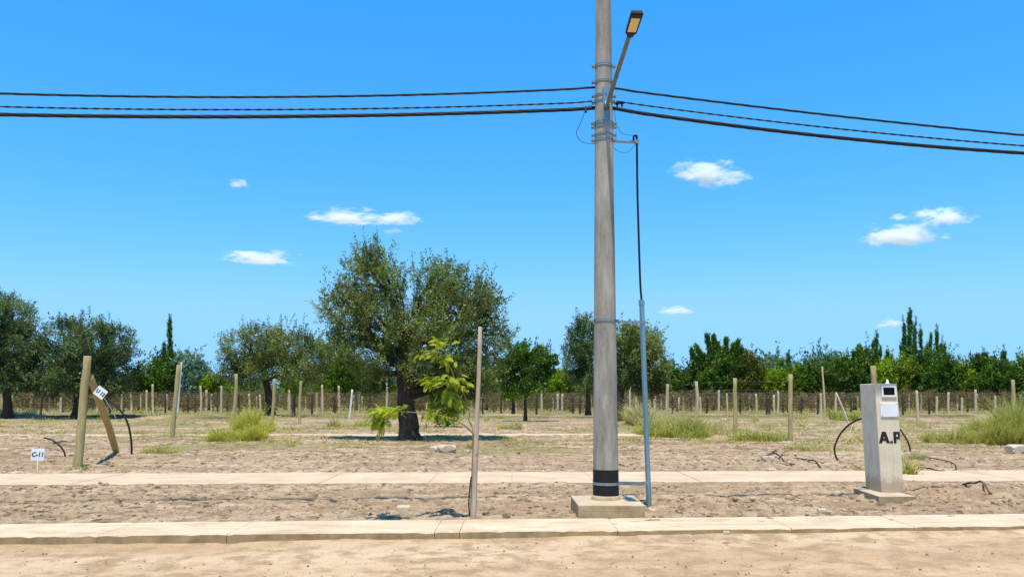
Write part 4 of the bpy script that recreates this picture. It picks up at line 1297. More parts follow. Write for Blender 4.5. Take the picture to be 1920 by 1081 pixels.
def poplar(label, px, top, width, Y, seed, bot=None, spires=None, mat='poplar', group=None):
    """upright fingers of leaves round a thin trunk"""
    rng = np.random.RandomState(seed); rg = random.Random(seed)
    base = Vector((P(px, 750, Y).x, Y, 0.0))
    root = thing('poplar_tree', base, label, 'tree', group)
    bt = bot or 730
    B = np.array(base)
    Ps, Ds = [], []
    mb = MB()
    mb.tube(rel([base - Vector((0, 0, .2)), P(px, 735, Y), P(px, (top + bt) / 2, Y), P(px, top + 6, Y)], base), [0.28, 0.24, 0.13, 0.03], 8)
    for dx, tp, w, dy in (spires or [(0, top, width, 0)]):
        wm = w * mpp(Y)
        p0 = np.array(P(px + dx * 0.5, bt + 12, Y)) - B; p1 = np.array(P(px + dx, tp, Y)) - B
        Hh = p1[2] - p0[2]
        nf = int(8 + 11 * min(1.8, w / 13.0) * max(0.5, Hh / 9.0))
        for k in range(nf + 1):
            if k == 0: f0, ln, out, az = 0.0, 1.0, 0.0, 0.0
            else:
                f0 = rng.rand() ** 0.8 * 0.78; ln = min(0.97 - f0, 0.11 + 0.12 * rng.rand()); az = rng.rand() * 6.283
                out = wm * 0.80 * (0.35 + 0.65 * rng.rand()) * max(0.03, 1 - f0 - ln) ** 0.62
            s0 = p0 + (p1 - p0) * f0; e0 = p0 + (p1 - p0) * (f0 + ln) + np.array([math.cos(az), math.sin(az), 0]) * out
            m = int(16 + 78 * ln * Hh / 10.0)
            t = rng.rand(m) ** 0.9
            curve = s0[None] + np.stack([(e0 - s0)[0] * t ** 0.55, (e0 - s0)[1] * t ** 0.55, (e0 - s0)[2] * t], 1)
            rr = (0.065 * wm + 0.13) * (0.85 if k else 0.7) * np.sin(np.pi * (0.12 + 0.83 * t)) * (0.6 + 0.8 * vn(t * 9 + k * 3.1, t * 0 + k)) + 0.05
            Ps.append(curve + unit(rng, m) * (rr * rng.rand(m) ** 0.5)[:, None]); Ds.append(norm(np.array([0, 0, 1.0]) + 0.45 * unit(rng, m)))
            if k % 3 == 0 and k: mb.tube([Vector(s0), Vector((s0 + e0) / 2) + Vector(((e0 - s0)[0] * .2, (e0 - s0)[1] * .2, 0)), Vector(e0)], [0.07, 0.05, 0.015], 5)
    p = np.concatenate(Ps); d = np.concatenate(Ds)
    V, tt = leaf_quads(rng, p, d, 6, 0.34, 0.22, 0.11, 0.8, 0.22, tint=np.clip(vn3(p * 0.9) * 0.9 + 0.2 * rng.rand(len(p)), 0, 1))
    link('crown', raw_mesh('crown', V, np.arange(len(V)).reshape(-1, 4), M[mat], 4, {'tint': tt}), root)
    mb.build('trunk', M['bark'], root)
    return root

# left side
poplar('slim dark poplar standing alone left of the round olive', 318, 590, 13, 125, 31, 700, [(0, 590, 13, 0), (-11, 640, 15, 0), (3, 650, 26, 0)])
far_tree('bush', 'rounded green tree under the slim dark poplar', 316, 778, [(318, 700, 32, 32, 0), (295, 712, 26, 26, 0), (330, 720, 34, 28, 0), (312, 690, 22, 24, 0)], 32)
far_tree('grey', 'silvery green tree behind the thick leaning trellis post', 352, 776, [(352, 695, 20, 22, 0), (365, 712, 18, 20, 0), (345, 715, 22, 22, 0)], 33, n=700)
far_tree('bright', 'low yellow green bush left of the round olive, behind the far fence', 390, 776, [(392, 723, 20, 16, 0), (375, 730, 20, 12, 0), (412, 728, 18, 14, 0)], 34)
far_tree('bright', 'bright green tree showing between the round olive and the largest olive', 628, 779, [(628, 672, 30, 32, 0), (640, 700, 34, 30, 0), (610, 712, 30, 24, 0)], 35)
far_tree('bush', 'dark green tree behind the left side of the largest olive crown', 668, 780, [(668, 710, 34, 26, 0), (650, 725, 26, 18, 0), (700, 720, 34, 24, 0)], 36)
far_tree('bright', 'small round bright bush on a dark stem right of the round olive trunk', 551, 778, [(550, 722, 14, 13, 0), (558, 727, 11, 10, 0)], 37, n=260)
far_tree('bush', 'dark bush filling the gap between the two olives at the left edge', 52, 779, [(60, 725, 30, 22, 0), (90, 732, 26, 16, 0)], 38)
far_tree('bush', 'dark green tree at the right of the wide left olive', 262, 778, [(262, 722, 22, 22, 0), (245, 730, 20, 16, 0)], 39)
# middle
far_tree('bush', 'dark green tree with upright shoots, right of the largest olive', 985, 790.5, [(985, 690, 40, 30, 0), (962, 700, 24, 26, 0), (1008, 695, 24, 24, 0), (975, 668, 16, 20, 0), (1020, 670, 11, 16, 0), (950, 690, 16, 16, 0)], 41, fingers=[(965, 680, 955, 650, 9), (975, 675, 972, 655, 8), (985, 672, 985, 648, 9), (992, 672, 1010, 652, 9), (1005, 680, 1040, 668, 9), (1010, 690, 1042, 680, 8), (1005, 700, 1036, 695, 8)])
far_tree('bright', 'yellow green bushy tree left of the concrete pole', 1052, 779, [(1052, 718, 26, 18, 0), (1035, 725, 18, 15, 0), (1075, 722, 18, 18, 0)], 42)
far_tree('bright', 'small bright shrub on a thin stem below the shooting dark tree', 962, 780, [(962, 741, 11, 7, 0), (952, 745, 8, 6, 0)], 43, n=150)
far_tree('bush', 'green tree seen beneath the right side of the largest olive', 912, 780, [(912, 718, 30, 22, 0), (885, 725, 26, 18, 0), (935, 722, 18, 16, 0)], 44)
far_tree('bush', 'dark green tree behind the trunk of the largest olive', 800, 782, [(800, 745, 36, 22, 0), (830, 738, 30, 26, 0), (770, 738, 30, 22, 0)], 45)
far_tree('bright', 'shaded green bush standing behind the sapling, right of the largest trunk', 838, 802, [(836, 742, 22, 30, 0), (832, 775, 20, 26, 0), (848, 760, 18, 28, 0), (822, 760, 14, 24, 0)], 47, n=900)
# right side
far_tree('bush', 'dark green tree with finger-like shoots, tallest behind the near wire fence', 1338, 780, [(1342, 704, 38, 28, 0), (1320, 698, 22, 24, 0), (1362, 692, 22, 22, 0), (1345, 684, 24, 18, 0)], 51,
         fingers=[(1312, 715, 1297, 657, 9), (1318, 700, 1307, 675, 7), (1330, 690, 1306, 650, 8), (1336, 690, 1326, 630, 9), (1344, 688, 1338, 631, 9), (1350, 685, 1346, 645, 8), (1357, 690, 1362, 637, 8), (1362, 692, 1375, 648, 8), (1368, 695, 1384, 641, 9), (1370, 700, 1388, 655, 7)])
far_tree('bush', 'low green tree between the brownish olive and the finger-shooting tree', 1272, 778, [(1272, 725, 28, 18, 0), (1255, 712, 20, 22, 0), (1300, 722, 22, 20, 0), (1290, 715, 12, 16, 0)], 52, fingers=[(1245, 715, 1250, 682, 10), (1262, 722, 1268, 700, 8), (1240, 712, 1238, 690, 8)])
far_tree('pine', 'brownish round-topped conifer right of the finger-shooting tree', 1406, 780, [(1405, 700, 26, 32, 0), (1402, 680, 15, 18, 0), (1420, 718, 24, 22, 0), (1390, 718, 22, 22, 0)], 53)
far_tree('bright', 'yellow green tree in front of the pale grey-green far tree', 1450, 780, [(1452, 715, 30, 16, 0), (1435, 722, 22, 16, 0), (1475, 720, 26, 18, 0)], 54)
tree_grey = P(1446, 750, 190)
far_tree('grey', 'pale grey-green tree far behind the yellow green tree at right', 1446, 763, [(1440, 700, 17, 14, 0), (1452, 697, 15, 14, 0), (1470, 702, 14, 12, 0)], 55, n=700)
poplar('short dark poplar with three spires right of the pale grey-green tree', 1480, 659, 14, 130, 56, 735, [(-1, 659, 15, 0), (-14, 673, 8, 0), (18, 678, 12, 0), (12, 682, 10, 0)])
far_tree('bush', 'dark green tree under the short three-spired poplar', 1500, 779, [(1505, 718, 28, 24, 0), (1485, 722, 22, 18, 0), (1525, 710, 20, 20, 0)], 57)
far_tree('grey', 'faint grey-green tree top left of the tall thin pole', 1530, 763, [(1528, 697, 12, 9, 0), (1545, 692, 12, 10, 0), (1560, 697, 12, 8, 0)], 58, n=500)
far_tree('bush', 'wide dark tree behind the tall thin pole', 1552, 779, [(1552, 712, 30, 26, 0), (1580, 708, 26, 24, 0), (1568, 695, 18, 16, 0)], 59)
far_tree('bush', 'green tree just left of the meter pillar top', 1602, 779, [(1605, 705, 28, 26, 0), (1622, 690, 18, 20, 0), (1590, 715, 22, 20, 0), (1620, 668, 9, 14, 0), (1600, 690, 10, 12, 0)], 60, fingers=[(1618, 690, 1612, 652, 8), (1622, 690, 1624, 660, 7), (1610, 692, 1602, 664, 8), (1590, 700, 1586, 676, 6)])
poplar('pointed poplar directly behind the meter pillar', 1643, 619, 20, 135, 61, 700, [(0, 619, 15, 0), (-6, 640, 8, 0), (8, 650, 8, 0), (22, 655, 9, 0), (28, 662, 8, 0)])
far_tree('bright', 'light green tree right behind the meter pillar', 1655, 779, [(1660, 705, 36, 26, 0), (1640, 715, 26, 24, 0), (1690, 700, 26, 24, 0)], 62)
poplar('tallest poplar of all, broad and feathery, right of the meter pillar', 1706, 577, 34, 135, 63, 700, [(0, 577, 17, 0), (-13, 592, 11, 0), (11, 593, 10, 0), (-17, 640, 12, 0), (10, 640, 14, 0), (0, 640, 26, 0)])
poplar('slim poplar leaning close against the right of the tallest poplar', 1728, 608, 12, 138, 64, 700, [(-2, 608, 11, 0), (10, 640, 9, 0), (18, 625, 6, 0)])
poplar('narrow poplar with two spires, third from the tallest one', 1759, 606, 13, 136, 65, 705, [(-3, 606, 10, 0), (7, 630, 6, 0), (13, 642, 7, 0)])
far_tree('bush', 'large dark round tree under the tall poplars', 1750, 780, [(1752, 690, 32, 28, 0), (1730, 705, 30, 28, 0), (1772, 705, 28, 26, 0), (1755, 725, 34, 22, 0)], 66)
far_tree('bright', 'lighter green tree right of the large dark round tree', 1800, 779, [(1797, 715, 24, 22, 0), (1785, 700, 16, 16, 0), (1810, 722, 20, 18, 0)], 67)
far_tree('bush', 'wide dark tree behind the tall grass clump', 1850, 779, [(1848, 705, 34, 28, 0), (1825, 712, 26, 24, 0), (1870, 715, 28, 26, 0), (1842, 688, 14, 12, 0)], 68, fingers=[(1838, 690, 1833, 668, 7), (1845, 690, 1846, 666, 7), (1858, 692, 1862, 674, 7)])
poplar('slanting small poplar near the right edge', 1886, 648, 12, 135, 69, 715, [(-4, 648, 8, 0), (-8, 662, 6, 0), (3, 675, 8, 0), (6, 680, 8, 0)])
far_tree('bush', 'bushy tree cut by the right edge of the picture', 1912, 779, [(1912, 715, 26, 24, 0), (1930, 700, 26, 26, 0), (1900, 725, 20, 18, 0)], 70)

# far-off wood behind all of it
def mass(name, label, cat, boxes, mat, n, per, sl, L, W, seed, fn):
    rng = np.random.RandomState(seed)
    x, y, z = fn(rng, n)
    p = np.stack([x, y, z], 1)
    dv = norm(np.array([0, 0, 0.8]) + unit(rng, len(p)))
    V, tt = leaf_quads(rng, p, dv, per, sl, L, W, 0.6, tint=np.clip(vn3(p * 0.35) * 1.1 - 0.05, 0, 1))
    me = raw_mesh(name, V, np.arange(len(V)).reshape(-1, 4), M[mat], 4, {'tint': tt})
    return tag(link(name, me), label, cat, kind='stuff')

def fn_wood(rng, n):
    x = rng.uniform(-190, 190, n); y = rng.uniform(150, 225, n)
    h = 2.0 + 4.6 * fbm(x * 0.06, y * 0.02, 3) + 1.0 * fbm(x * 0.4, y * 0.0, 2) + 2.6 * sst(10, 60, x)
    z = h * rng.rand(n) ** 0.8
    return x, y, z
mass('distant_wood', 'continuous low green belt of far trees along the horizon', 'wood', None, 'green', 24000, 8, 1.2, 0.62, 0.30, 71, fn_wood)

# dry vines behind the far fence
def fn_vine(rng, n):
    row = rng.randint(0, 7, n)
    x = rng.uniform(-95, 95, n)
    y = 96 + row * 4.5 + rng.normal(size=n) * 0.35
    h = 1.25 + 1.9 * fbm(x * 0.30, row * 7.7, 3) + 0.5 * (vn(x * 2.3, row * 1.7) - .5)
    keep = vn(x * 0.9, row * 3.3 + 0.5) > 0.36
    z = 0.1 + h * rng.rand(n) ** 0.8
    return x[keep], y[keep], z[keep]
mass('vineyard_rows', 'brown dry vines growing in rows behind the far fence', 'vineyard', None, 'vine', 44000, 8, 0.4, 0.17, 0.09, 72, fn_vine)

# ------------------------------------------------------------------ grass
def blades(rng, cx, cy, cz, n, rx, ry, h, w, lean=0.45, hvar=0.5, dome=True, seg=2):
    a = rng.rand(n) * 2 * np.pi; r = np.sqrt(rng.rand(n))
    bx = cx + rx * r * np.cos(a); by = cy + ry * r * np.sin(a)
    bz = cz + 0 * bx if cz is not None else terr(bx, by)
    bz = bz - 0.02
    hh = 1.15 * h * (1 - hvar + hvar * rng.rand(n)) * ((1 - 0.5 * r ** 2) if dome else 1)
    hh = hh * (0.25 + 1.35 * vn(bx * 2.6 + 5, by * 1.9)) * (0.25 + 0.75 * sst(0.25, 0.5, vn(bx * 1.3 + 50, by * 1.1 + 9)))
    out = np.stack([np.cos(a) * r, np.sin(a) * r, 0 * a], 1) * 0.8 + unit(rng, n) * 0.7
    out[:, 2] = 0
    p0 = np.stack([bx, by, bz], 1)
    up = np.array([0, 0, 1.0])
    l1 = p0 + (up * 0.55 + out * lean * 0.28) * hh[:, None]
    l2 = p0 + (up * 0.98 + out * lean * 1.0) * hh[:, None]
    sd = norm(np.cross(unit(rng, n), up)) * w * (0.6 + 0.8 * rng.rand(n))[:, None]
    V = np.stack([p0 - sd * .5, p0 + sd * .5, l1 + sd * .45, l1 - sd * .45, l2 + sd * 0.12, l2 - sd * 0.12], 1)
    idx = np.array([[0, 1, 2, 3], [3, 2, 4, 5]])
    Fc = (np.arange(n) * 6)[:, None, None] + idx[None]
    tt = np.clip(np.repeat(rng.rand(n) * 0.75, 6) + np.tile([0, 0, .05, .05, .35, .35], n), 0, 1)
    # tips paler
    return V.reshape(-1, 3), Fc.reshape(-1, 4), tt

def tuft(label, px, py, rxp, depth, h, n, mat, seed, w=0.02, group=None, name='grass_tuft', lean=0.75, cat='grass', parts=None):
    rng = np.random.RandomState(seed)
    c = G(px, py)
    Vs, Fs, Ts = [], [], []; off = 0
    for (dx, dy, sx, sy, hs, k) in (parts or [(0, 0, 1, 1, 1, 1)]):
        V, Fc, tt = blades(rng, c.x + dx * rxp * mpp(c.y), c.y + dy * depth, None, int(n * k), rxp * mpp(c.y) * sx, depth * sy, h * hs, w * 1.1, lean, 0.72)
        Vs.append(V); Fs.append(Fc + off); Ts.append(tt); off += len(V)
        nb = len(V) // 6
        sel = rng.rand(nb) < 0.45
        tips = V.reshape(nb, 6, 3)[sel, 4]; mid = V.reshape(nb, 6, 3)[sel, 2]
        V2, t2 = leaf_quads(rng, tips - (tips - mid) * 0.35, norm(tips - mid), 4, h * hs * 0.22, w * 2.6, w * 1.0, 1.3, 0.16, tint=0.75 + 0.25 * rng.rand(len(tips)))
        Vs.append(V2); Fs.append(np.arange(len(V2)).reshape(-1, 4) + off); Ts.append(t2); off += len(V2)
    V = np.concatenate(Vs); Fc = np.concatenate(Fs); tt = np.concatenate(Ts)
    o = T(c)
    V = V - np.array([o.x, o.y, o.z])
    me = raw_mesh(name, V, Fc, M[mat], 4, {'tint': tt})
    return tag(link(name, me, None, o), label, cat, group)

tuft('tall thick grass clump at the right edge, the largest one', 1880, 834, 62, 1.5, 1.12, 4600, 'grass', 1, 0.016, parts=[(0.2, 0.3, .9, 1, 1, .9), (0.9, 0.6, 0.8, 1, 1.15, .7), (-0.5, 0, 0.5, 0.7, .62, .3), (0.3, -.3, .9, .5, .5, .4), (-.1, .5, .3, .5, 1.1, .2)])
tuft('pale plumes standing over the largest grass clump', 1890, 826, 60, 1.2, 1.28, 1500, 'straw', 2, 0.014, lean=0.35)
tuft('low green grass left of the largest clump, in front of the lone pale post', 1780, 834, 44, 0.8, 0.42, 900, 'grass', 3, 0.018)
tuft('tall straw grass clump just right of the steel conduit', 1212, 797, 26, 2.2, 1.25, 1900, 'straw', 4, 0.028, parts=[(0, 0, 1, 1, 1, 1), (0.9, -1, 0.9, 1, .65, .6)])
tuft('dark green bush at left foot of the tall straw clump', 1192, 796, 16, 1.6, 1.0, 600, 'grass', 5, 0.03)
tuft('olive coloured grass at the foot of the leftmost stout fence posts', 1275, 818, 54, 2.0, 0.72, 2300, 'grass', 6, 0.022, parts=[(0, 0, 1, 1, 1, .8), (.5, 1, .8, 1, 1.1, .5), (-.7, 0.6, .7, 1, 1.0, .4)])
tuft('dry seeded grass between the two middle fence posts', 1318, 814, 50, 2.4, 0.75, 1500, 'straw', 7, 0.022)
tuft('green grass fringe left of the rightmost stout fence post', 1420, 826, 56, 1.5, 0.48, 1500, 'grass', 8, 0.018)
tuft('low weeds right of the rightmost stout fence post', 1535, 842, 60, 1.0, 0.28, 900, 'grass', 9, 0.016)
tuft('yellow weeds in front of the round olive tree', 440, 826, 40, 1.4, 0.62, 2600, 'weeds', 10, 0.02, parts=[(0, 0, 1, 1, 1, .7), (-.5, 0, .6, 1, .7, .3), (.5, .3, .7, 1, .9, .4)])
tuft('taller yellow weed clump at right of the yellow weeds', 480, 812, 30, 1.8, 0.95, 1400, 'weeds', 11, 0.024)
tuft('upright dry grass plume on open soil right of the largest olive', 963, 806, 14, 0.8, 0.62, 420, 'straw', 12, 0.022)
tuft('small grass tuft left of the dry plume', 958, 804, 24, 0.8, 0.3, 300, 'weeds', 22, 0.02)
tuft('slender dry grass tuft left of the leaning white post', 628, 800, 9, 0.8, 0.9, 260, 'straw', 13, 0.024)
tuft('greenish grass tuft at the bottom right of the meter pillar', 1703, 888, 11, 0.25, 0.34, 160, 'grass', 14, 0.014)
tuft('small green tuft behind the hose arch, left of the pillar foot', 1610, 880, 14, 0.3, 0.16, 150, 'grass', 15, 0.012)
tuft('green shrub of grass behind the leaning white stake', 1582, 788, 22, 1.6, 1.0, 700, 'grass', 16, 0.035)
tuft('dry grass behind the hose at right of the pillar', 1705, 858, 26, 0.5, 0.28, 300, 'straw', 17, 0.014)
tuft('mossy green tuft at the foot of the braced post', 146, 880, 16, 0.2, 0.10, 260, 'grass', 18, 0.012)
tuft('small scrubby weeds right of the black arching hose', 300, 848, 34, 0.5, 0.22, 420, 'grass', 19, 0.014)
tuft('pale grass strip under the left olive tree', 40, 784, 46, 2.5, 0.8, 1500, 'straw', 20, 0.03)
tuft('low grey green scrub left of the bright sapling branch', 668, 800, 40, 1.2, 0.35, 700, 'grass', 21, 0.022)

# thin ground cover over the field
def ground_cover():
    rng = np.random.RandomState(77)
    Vs, Fs, Ts = [], [], []; off = 0
    n = 0
    k = 0
    while n < 1050 and k < 15000:
        k += 1
        px = rng.uniform(-80, 2000); py = rng.uniform(777, 846) if rng.rand() < 0.9 else rng.uniform(905, 935)
        g = G(px, py)
        W = g.y - g.x * WT
        gv = float(fbm(g.x * 0.22 + 50, g.y * 0.38 + 3, 4)); gv2 = float(fbm(g.x * 0.15 + 5, g.y * 0.3 + 30, 4))
        pr = 0.02
        if gv > 0.56 and W > 20: pr = 0.6
        if gv2 > 0.52 and W > 28: pr = 0.8
        if py > 900: pr = 0.05 if px > 1650 else 0.005
        if py > 835: pr *= 0.4
        if 1150 < px < 1570 and 785 < py < 836: pr = 0.9
        if px > 1720 and 800 < py < 838: pr = max(pr, 0.3)
        if rng.rand() > pr: continue
        n += 1
        s = 1 + (g.y - 20) / 40.0
        V, Fc, tt = blades(rng, g.x, g.y, None, rng.randint(14, 34), 0.22 * s * rng.uniform(0.6, 2.2), 0.16 * s, 0.13 * s * rng.uniform(0.5, 1.6), 0.016 * s, 0.9)
        Vs.append(V); Fs.append(Fc + off); Ts.append(tt); off += len(V)
    # weedy belt before the far fence
    for i in range(420):
        px = rng.uniform(-80, 2000); py = rng.uniform(772, 782)
        g = G(px, py)
        V, Fc, tt = blades(rng, g.x, g.y, None, rng.randint(8, 18), 0.9, 0.5, 0.34 * rng.uniform(0.3, 1.7), 0.05, 0.6)
        Vs.append(V); Fs.append(Fc + off); Ts.append(tt); off += len(V)
    me = raw_mesh('ground_cover', np.concatenate(Vs), np.concatenate(Fs), M['weeds'], 4, {'tint': np.concatenate(Ts)})
    tag(link('ground_cover', me), 'thin weeds and dry grass dotted over the field', 'grass', kind='stuff')
ground_cover()

# ------------------------------------------------------------------ sapling and its stake
ks = T(G(887, 971))
post(887, 971, 900.5, 613, 11.5, 'tall thin greyish stake beside the kerb holding up the yellow green sapling', 'stakewood', name='tree_stake', cat='stake', seed=41, wt=0.68)
def build_sapling():
    Y = ks.y + 0.07
    rng = random.Random(5); nrg = np.random.RandomState(5)
    org = T(G(884, 968)); org.y = Y
    root = thing('sapling', org, 'yellow green feathery sapling tied to the tall thin stake, branches drooping left', 'sapling')
    mb = MB()
    def br(pts, r0, r1, rough=0.06):
        q = smooth_path([P(a, b, Y + d) for a, b, d in pts], 6)
        k = len(q) - 1
        mb.tube(rel(q, org), [r0 + (r1 - r0) * i / k for i in range(k + 1)], 8, rough=rough, rng=rng)
        return q
    st = br([(884, 972, 0), (884.5, 930, 0), (886, 880, 0), (887.5, 840, 0), (887, 812, -.02)], 0.016, 0.013)
    a = br([(887, 812, -.02), (870, 796, -.05), (845, 784, -.1), (812, 776, -.15), (775, 772.5, -.2), (745, 770, -.25), (718, 768, -.25)], 0.012, 0.004)
    b = br([(887, 812, 0), (884, 795, .02), (878, 787, .05)], 0.010, 0.007)
    b2 = br([(880, 770, .1), (875, 750, .1), (868, 735, .08), (858, 722, .05), (851, 705, 0), (843, 685, -.02), (836, 664, -.03), (828, 645, -.05), (824, 634, -.05)], 0.010, 0.003)
    br([(885, 800, .02), (879, 786, .08), (881, 772, .1)], 0.008, 0.008)
    c = br([(845, 784, -.1), (835, 780, -.1), (822, 770, -.12), (812, 766, -.1)], 0.006, 0.003)
    br([(858, 722, .05), (845, 718, .02), (828, 722, 0), (812, 724, 0)], 0.006, 0.003)
    e = br([(868, 736, .08), (862, 750, .05), (850, 765, 0)], 0.005, 0.003)
    br([(812, 776, -.15), (800, 790, -.15), (795, 812, -.2), (806, 835, -.2)], 0.005, 0.002)
    mb.build('stem', M['greybark'], root)
    # feathery leaves
    V, Fc, tt = [], [], []
    def frond(p, d, L, tint):
        d = Vector(d).normalized()
        side0 = d.cross(Vector((0, 0, 1)))
        if side0.length < 0.1: side0 = Vector((1, 0, 0))
        side0.normalize()
        roll = rng.uniform(-0.8, 0.8)
        side0 = (Matrix.Rotation(roll, 3, d) @ side0)
        n = 9
        q = [Vector(p)]
        cur = d.copy()
        for i in range(n):
            cur = (cur + Vector((0, 0, -0.11))).normalized()
            q.append(q[-1] + cur * L / n)
        for i in range(1, n + 1):
            wv = side0 * 0.0022
            bi = len(V); V.extend([q[i - 1] - wv - org, q[i - 1] + wv - org, q[i] + wv * .6 - org, q[i] - wv * .6 - org])
            Fc.append((bi, bi + 1, bi + 2, bi + 3)); tt.extend([0.2] * 4)
        for i in range(2, n + 1):
            t = (q[i] - q[i - 1]).normalized()
            ll = 0.050 * (0.55 + 0.9 * math.sin(math.pi * (i / n) * 0.85 + 0.2)) * L / 0.28
            for sgn in (-1, 1):
                for h_ in (0, 0.5):
                    o_ = q[i - 1] + (q[i] - q[i - 1]) * h_
                    ld = (side0 * sgn + t * 0.75 + Vector((rng.uniform(-.2, .2), rng.uniform(-.2, .2), rng.uniform(-.35, .1)))).normalized()
                    wv = t.cross(ld).cross(ld).normalized() * ll * 0.15
                    base_i = len(V)
                    V.extend([o_ - org, o_ + ld * ll * .5 + wv - org, o_ + ld * ll - org, o_ + ld * ll * .5 - wv - org])
                    Fc.append((base_i, base_i + 1, base_i + 2, base_i + 3))
                    tv = min(1, max(0, tint + rng.uniform(-.25, .25)))
                    tt.extend([tv] * 4)
    def cluster(px, py, dy, rx, ry, n, L, dirs, tint=0.7):
        for i in range(int(n * 1.9)):
            p = P(px + rng.gauss(0, rx * 0.55), py + rng.gauss(0, ry * 0.45), Y + dy + rng.gauss(0, rx * mpp(Y) * 0.5))
            d = Vector(dirs) + Vector((rng.uniform(-1, 1), rng.uniform(-1, 1), rng.uniform(-.5, .7))) * 0.8
            frond(p, d, L * rng.uniform(0.35, 0.85), tint)
    # lower left branch head
    cluster(728, 772, -.25, 26, 13, 46, 0.22, (-0.7, -0.3, -0.1), 0.75)
    cluster(712, 788, -.25, 14, 14, 30, 0.20, (-0.5, -0.2, -0.5), 0.55)
    cluster(752, 770, -.2, 14, 8, 10, 0.18, (-0.2, -0.5, 0.2), 0.7)
    # top head
    cluster(828, 645, -.05, 10, 10, 10, 0.20, (0.0, -0.2, 0.5), 0.9)
    cluster(815, 662, -.03, 14, 8, 14, 0.22, (-0.9, -0.2, 0.05), 0.8)
    cluster(838, 675, -.03, 12, 14, 13, 0.20, (-0.3, -0.3, 0.1), 0.75)
    # middle
    cluster(822, 714, 0, 22, 8, 22, 0.22, (-0.9, -0.3, -0.05), 0.8)
    cluster(850, 712, 0, 16, 12, 20, 0.22, (0.1, -0.4, -0.1), 0.7)
    cluster(868, 722, .05, 10, 8, 8, 0.18, (0.9, -0.2, 0.0), 0.65)
    cluster(842, 738, 0, 18, 14, 20, 0.2, (-0.1, -0.3, -0.5), 0.35)
    cluster(862, 752, .05, 14, 12, 10, 0.18, (0.2, -0.3, -0.4), 0.3)
    cluster(812, 772, -.12, 16, 8, 10, 0.2, (-0.2, -0.2, -0.7), 0.4)
    cluster(838, 776, -.1, 20, 10, 7, 0.18, (0.0, -0.2, -0.6), 0.3)
    me = raw_mesh('foliage', np.array([v[:] for v in V]), np.array(Fc), M['sapling'], 4, {'tint': np.array(tt)})
    fo = link('foliage', me, root)
pass
    # root hose
build_sapling()
Yh = G(882, 965).y
hose('short black drip hose standing against the foot of the tall thin stake', [P(883.5, 893, ks.y + .02), P(882, 905, ks.y), P(880, 925, ks.y), P(879, 945, ks.y + .02), P(880.5, 966, ks.y + .05)], 0.011)

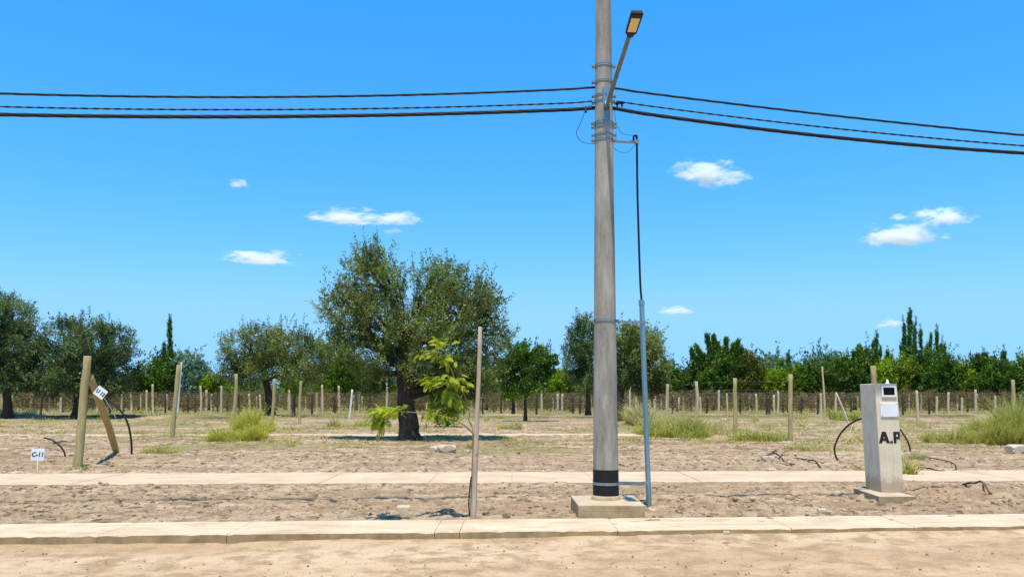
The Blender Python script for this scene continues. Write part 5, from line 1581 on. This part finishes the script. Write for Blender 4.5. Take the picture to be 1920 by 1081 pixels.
# ------------------------------------------------------------------ clouds
def cloud_mat():
    m = bpy.data.materials.new('cloud_vapour'); m.use_nodes = True
    nt = m.node_tree; nt.nodes.clear()
    out = nt.nodes.new('ShaderNodeOutputMaterial')
    pv = nt.nodes.new('ShaderNodeVolumePrincipled')
    pv.inputs['Color'].default_value = (1, 1, 1, 1)
    pv.inputs['Anisotropy'].default_value = 0.0
    tc = nd(nt, 'ShaderNodeTexCoord').outputs['Object']
    oi = nd(nt, 'ShaderNodeObjectInfo')
    ln = nd(nt, 'ShaderNodeVectorMath', operation='LENGTH'); nt.links.new(tc, ln.inputs[0])
    n = nd(nt, 'ShaderNodeTexNoise', noise_dimensions='4D')
    n.inputs['Scale'].default_value = 2.1; n.inputs['Detail'].default_value = 7; n.inputs['Roughness'].default_value = 0.68
    w = nd(nt, 'ShaderNodeMath', operation='MULTIPLY'); nt.links.new(oi.outputs['Random'], w.inputs[0]); w.inputs[1].default_value = 60
    nt.links.new(w.outputs[0], n.inputs['W']); nt.links.new(tc, n.inputs['Vector'])
    # shape = noise*1.7 - length - flat bottom
    a = nd(nt, 'ShaderNodeMath', operation='MULTIPLY_ADD'); nt.links.new(n.outputs[0], a.inputs[0]); a.inputs[1].default_value = 3.6; a.inputs[2].default_value = -1.22
    s = nd(nt, 'ShaderNodeMath', operation='SUBTRACT'); nt.links.new(a.outputs[0], s.inputs[0]); nt.links.new(ln.outputs['Value'], s.inputs[1])
    sx = nd(nt, 'ShaderNodeSeparateXYZ'); nt.links.new(tc, sx.inputs[0])
    fb = nd(nt, 'ShaderNodeMapRange'); nt.links.new(sx.outputs[2], fb.inputs[0])
    fb.inputs[1].default_value = -0.75; fb.inputs[2].default_value = -0.15; fb.inputs[3].default_value = -0.6; fb.inputs[4].default_value = 0.0
    s2 = nd(nt, 'ShaderNodeMath', operation='ADD'); nt.links.new(s.outputs[0], s2.inputs[0]); nt.links.new(fb.outputs[0], s2.inputs[1])
    r = nd(nt, 'ShaderNodeMapRange'); nt.links.new(s2.outputs[0], r.inputs[0])
    r.inputs[1].default_value = 0.0; r.inputs[2].default_value = 0.45; r.inputs[3].default_value = 0.0; r.inputs[4].default_value = 0.075
    nt.links.new(r.outputs[0], pv.inputs['Density'])
    nt.links.new(pv.outputs[0], out.inputs['Volume'])
    return m
M['cloud'] = cloud_mat()

def cloud(label, px, py, w, h, seed, k=1.45):
    import bmesh
    Y = 1900.0
    c = P(px, py, Y)
    bm = bmesh.new(); bmesh.ops.create_icosphere(bm, subdivisions=3, radius=1.0)
    me = bpy.data.meshes.new('cloud'); bm.to_mesh(me); bm.free()
    me.materials.append(M['cloud'])
    o = link('cloud', me, None, c)
    o.scale = (w * mpp(Y) / 2 * k, w * mpp(Y) / 2 * 0.8, h * mpp(Y) / 2 * k)
    tag(o, label, 'cloud', 'small white clouds in the blue sky')
for i, a in enumerate([
    ('small faint cloud wisp highest at left, above the long wispy cloud', 448, 346, 42, 20),
    ('long wispy cloud, left half, above the largest olive tree', 655, 410, 140, 32),
    ('right half of the long wispy cloud above the largest olive tree', 745, 412, 90, 28),
    ('tiny cloud scrap hanging below the long wispy cloud', 738, 434, 42, 14),
    ('bright white cloud low at left, above the round olive tree', 490, 487, 122, 38),
    ('ragged white cloud right of the pole, under the descending cables', 1333, 330, 128, 56),
    ('upper of the two white clouds above the meter pillar at right', 1768, 410, 100, 42),
    ('wider lower white cloud above the meter pillar at right', 1690, 445, 150, 46),
    ('little cloud scrap above the wider lower cloud at right', 1686, 408, 34, 16),
    ('small flat cloud low in the sky just right of the conduit', 1267, 584, 62, 18),
    ('small white cloud touching the tallest poplar', 1672, 608, 54, 20)]):
    cloud(*a, seed=i)
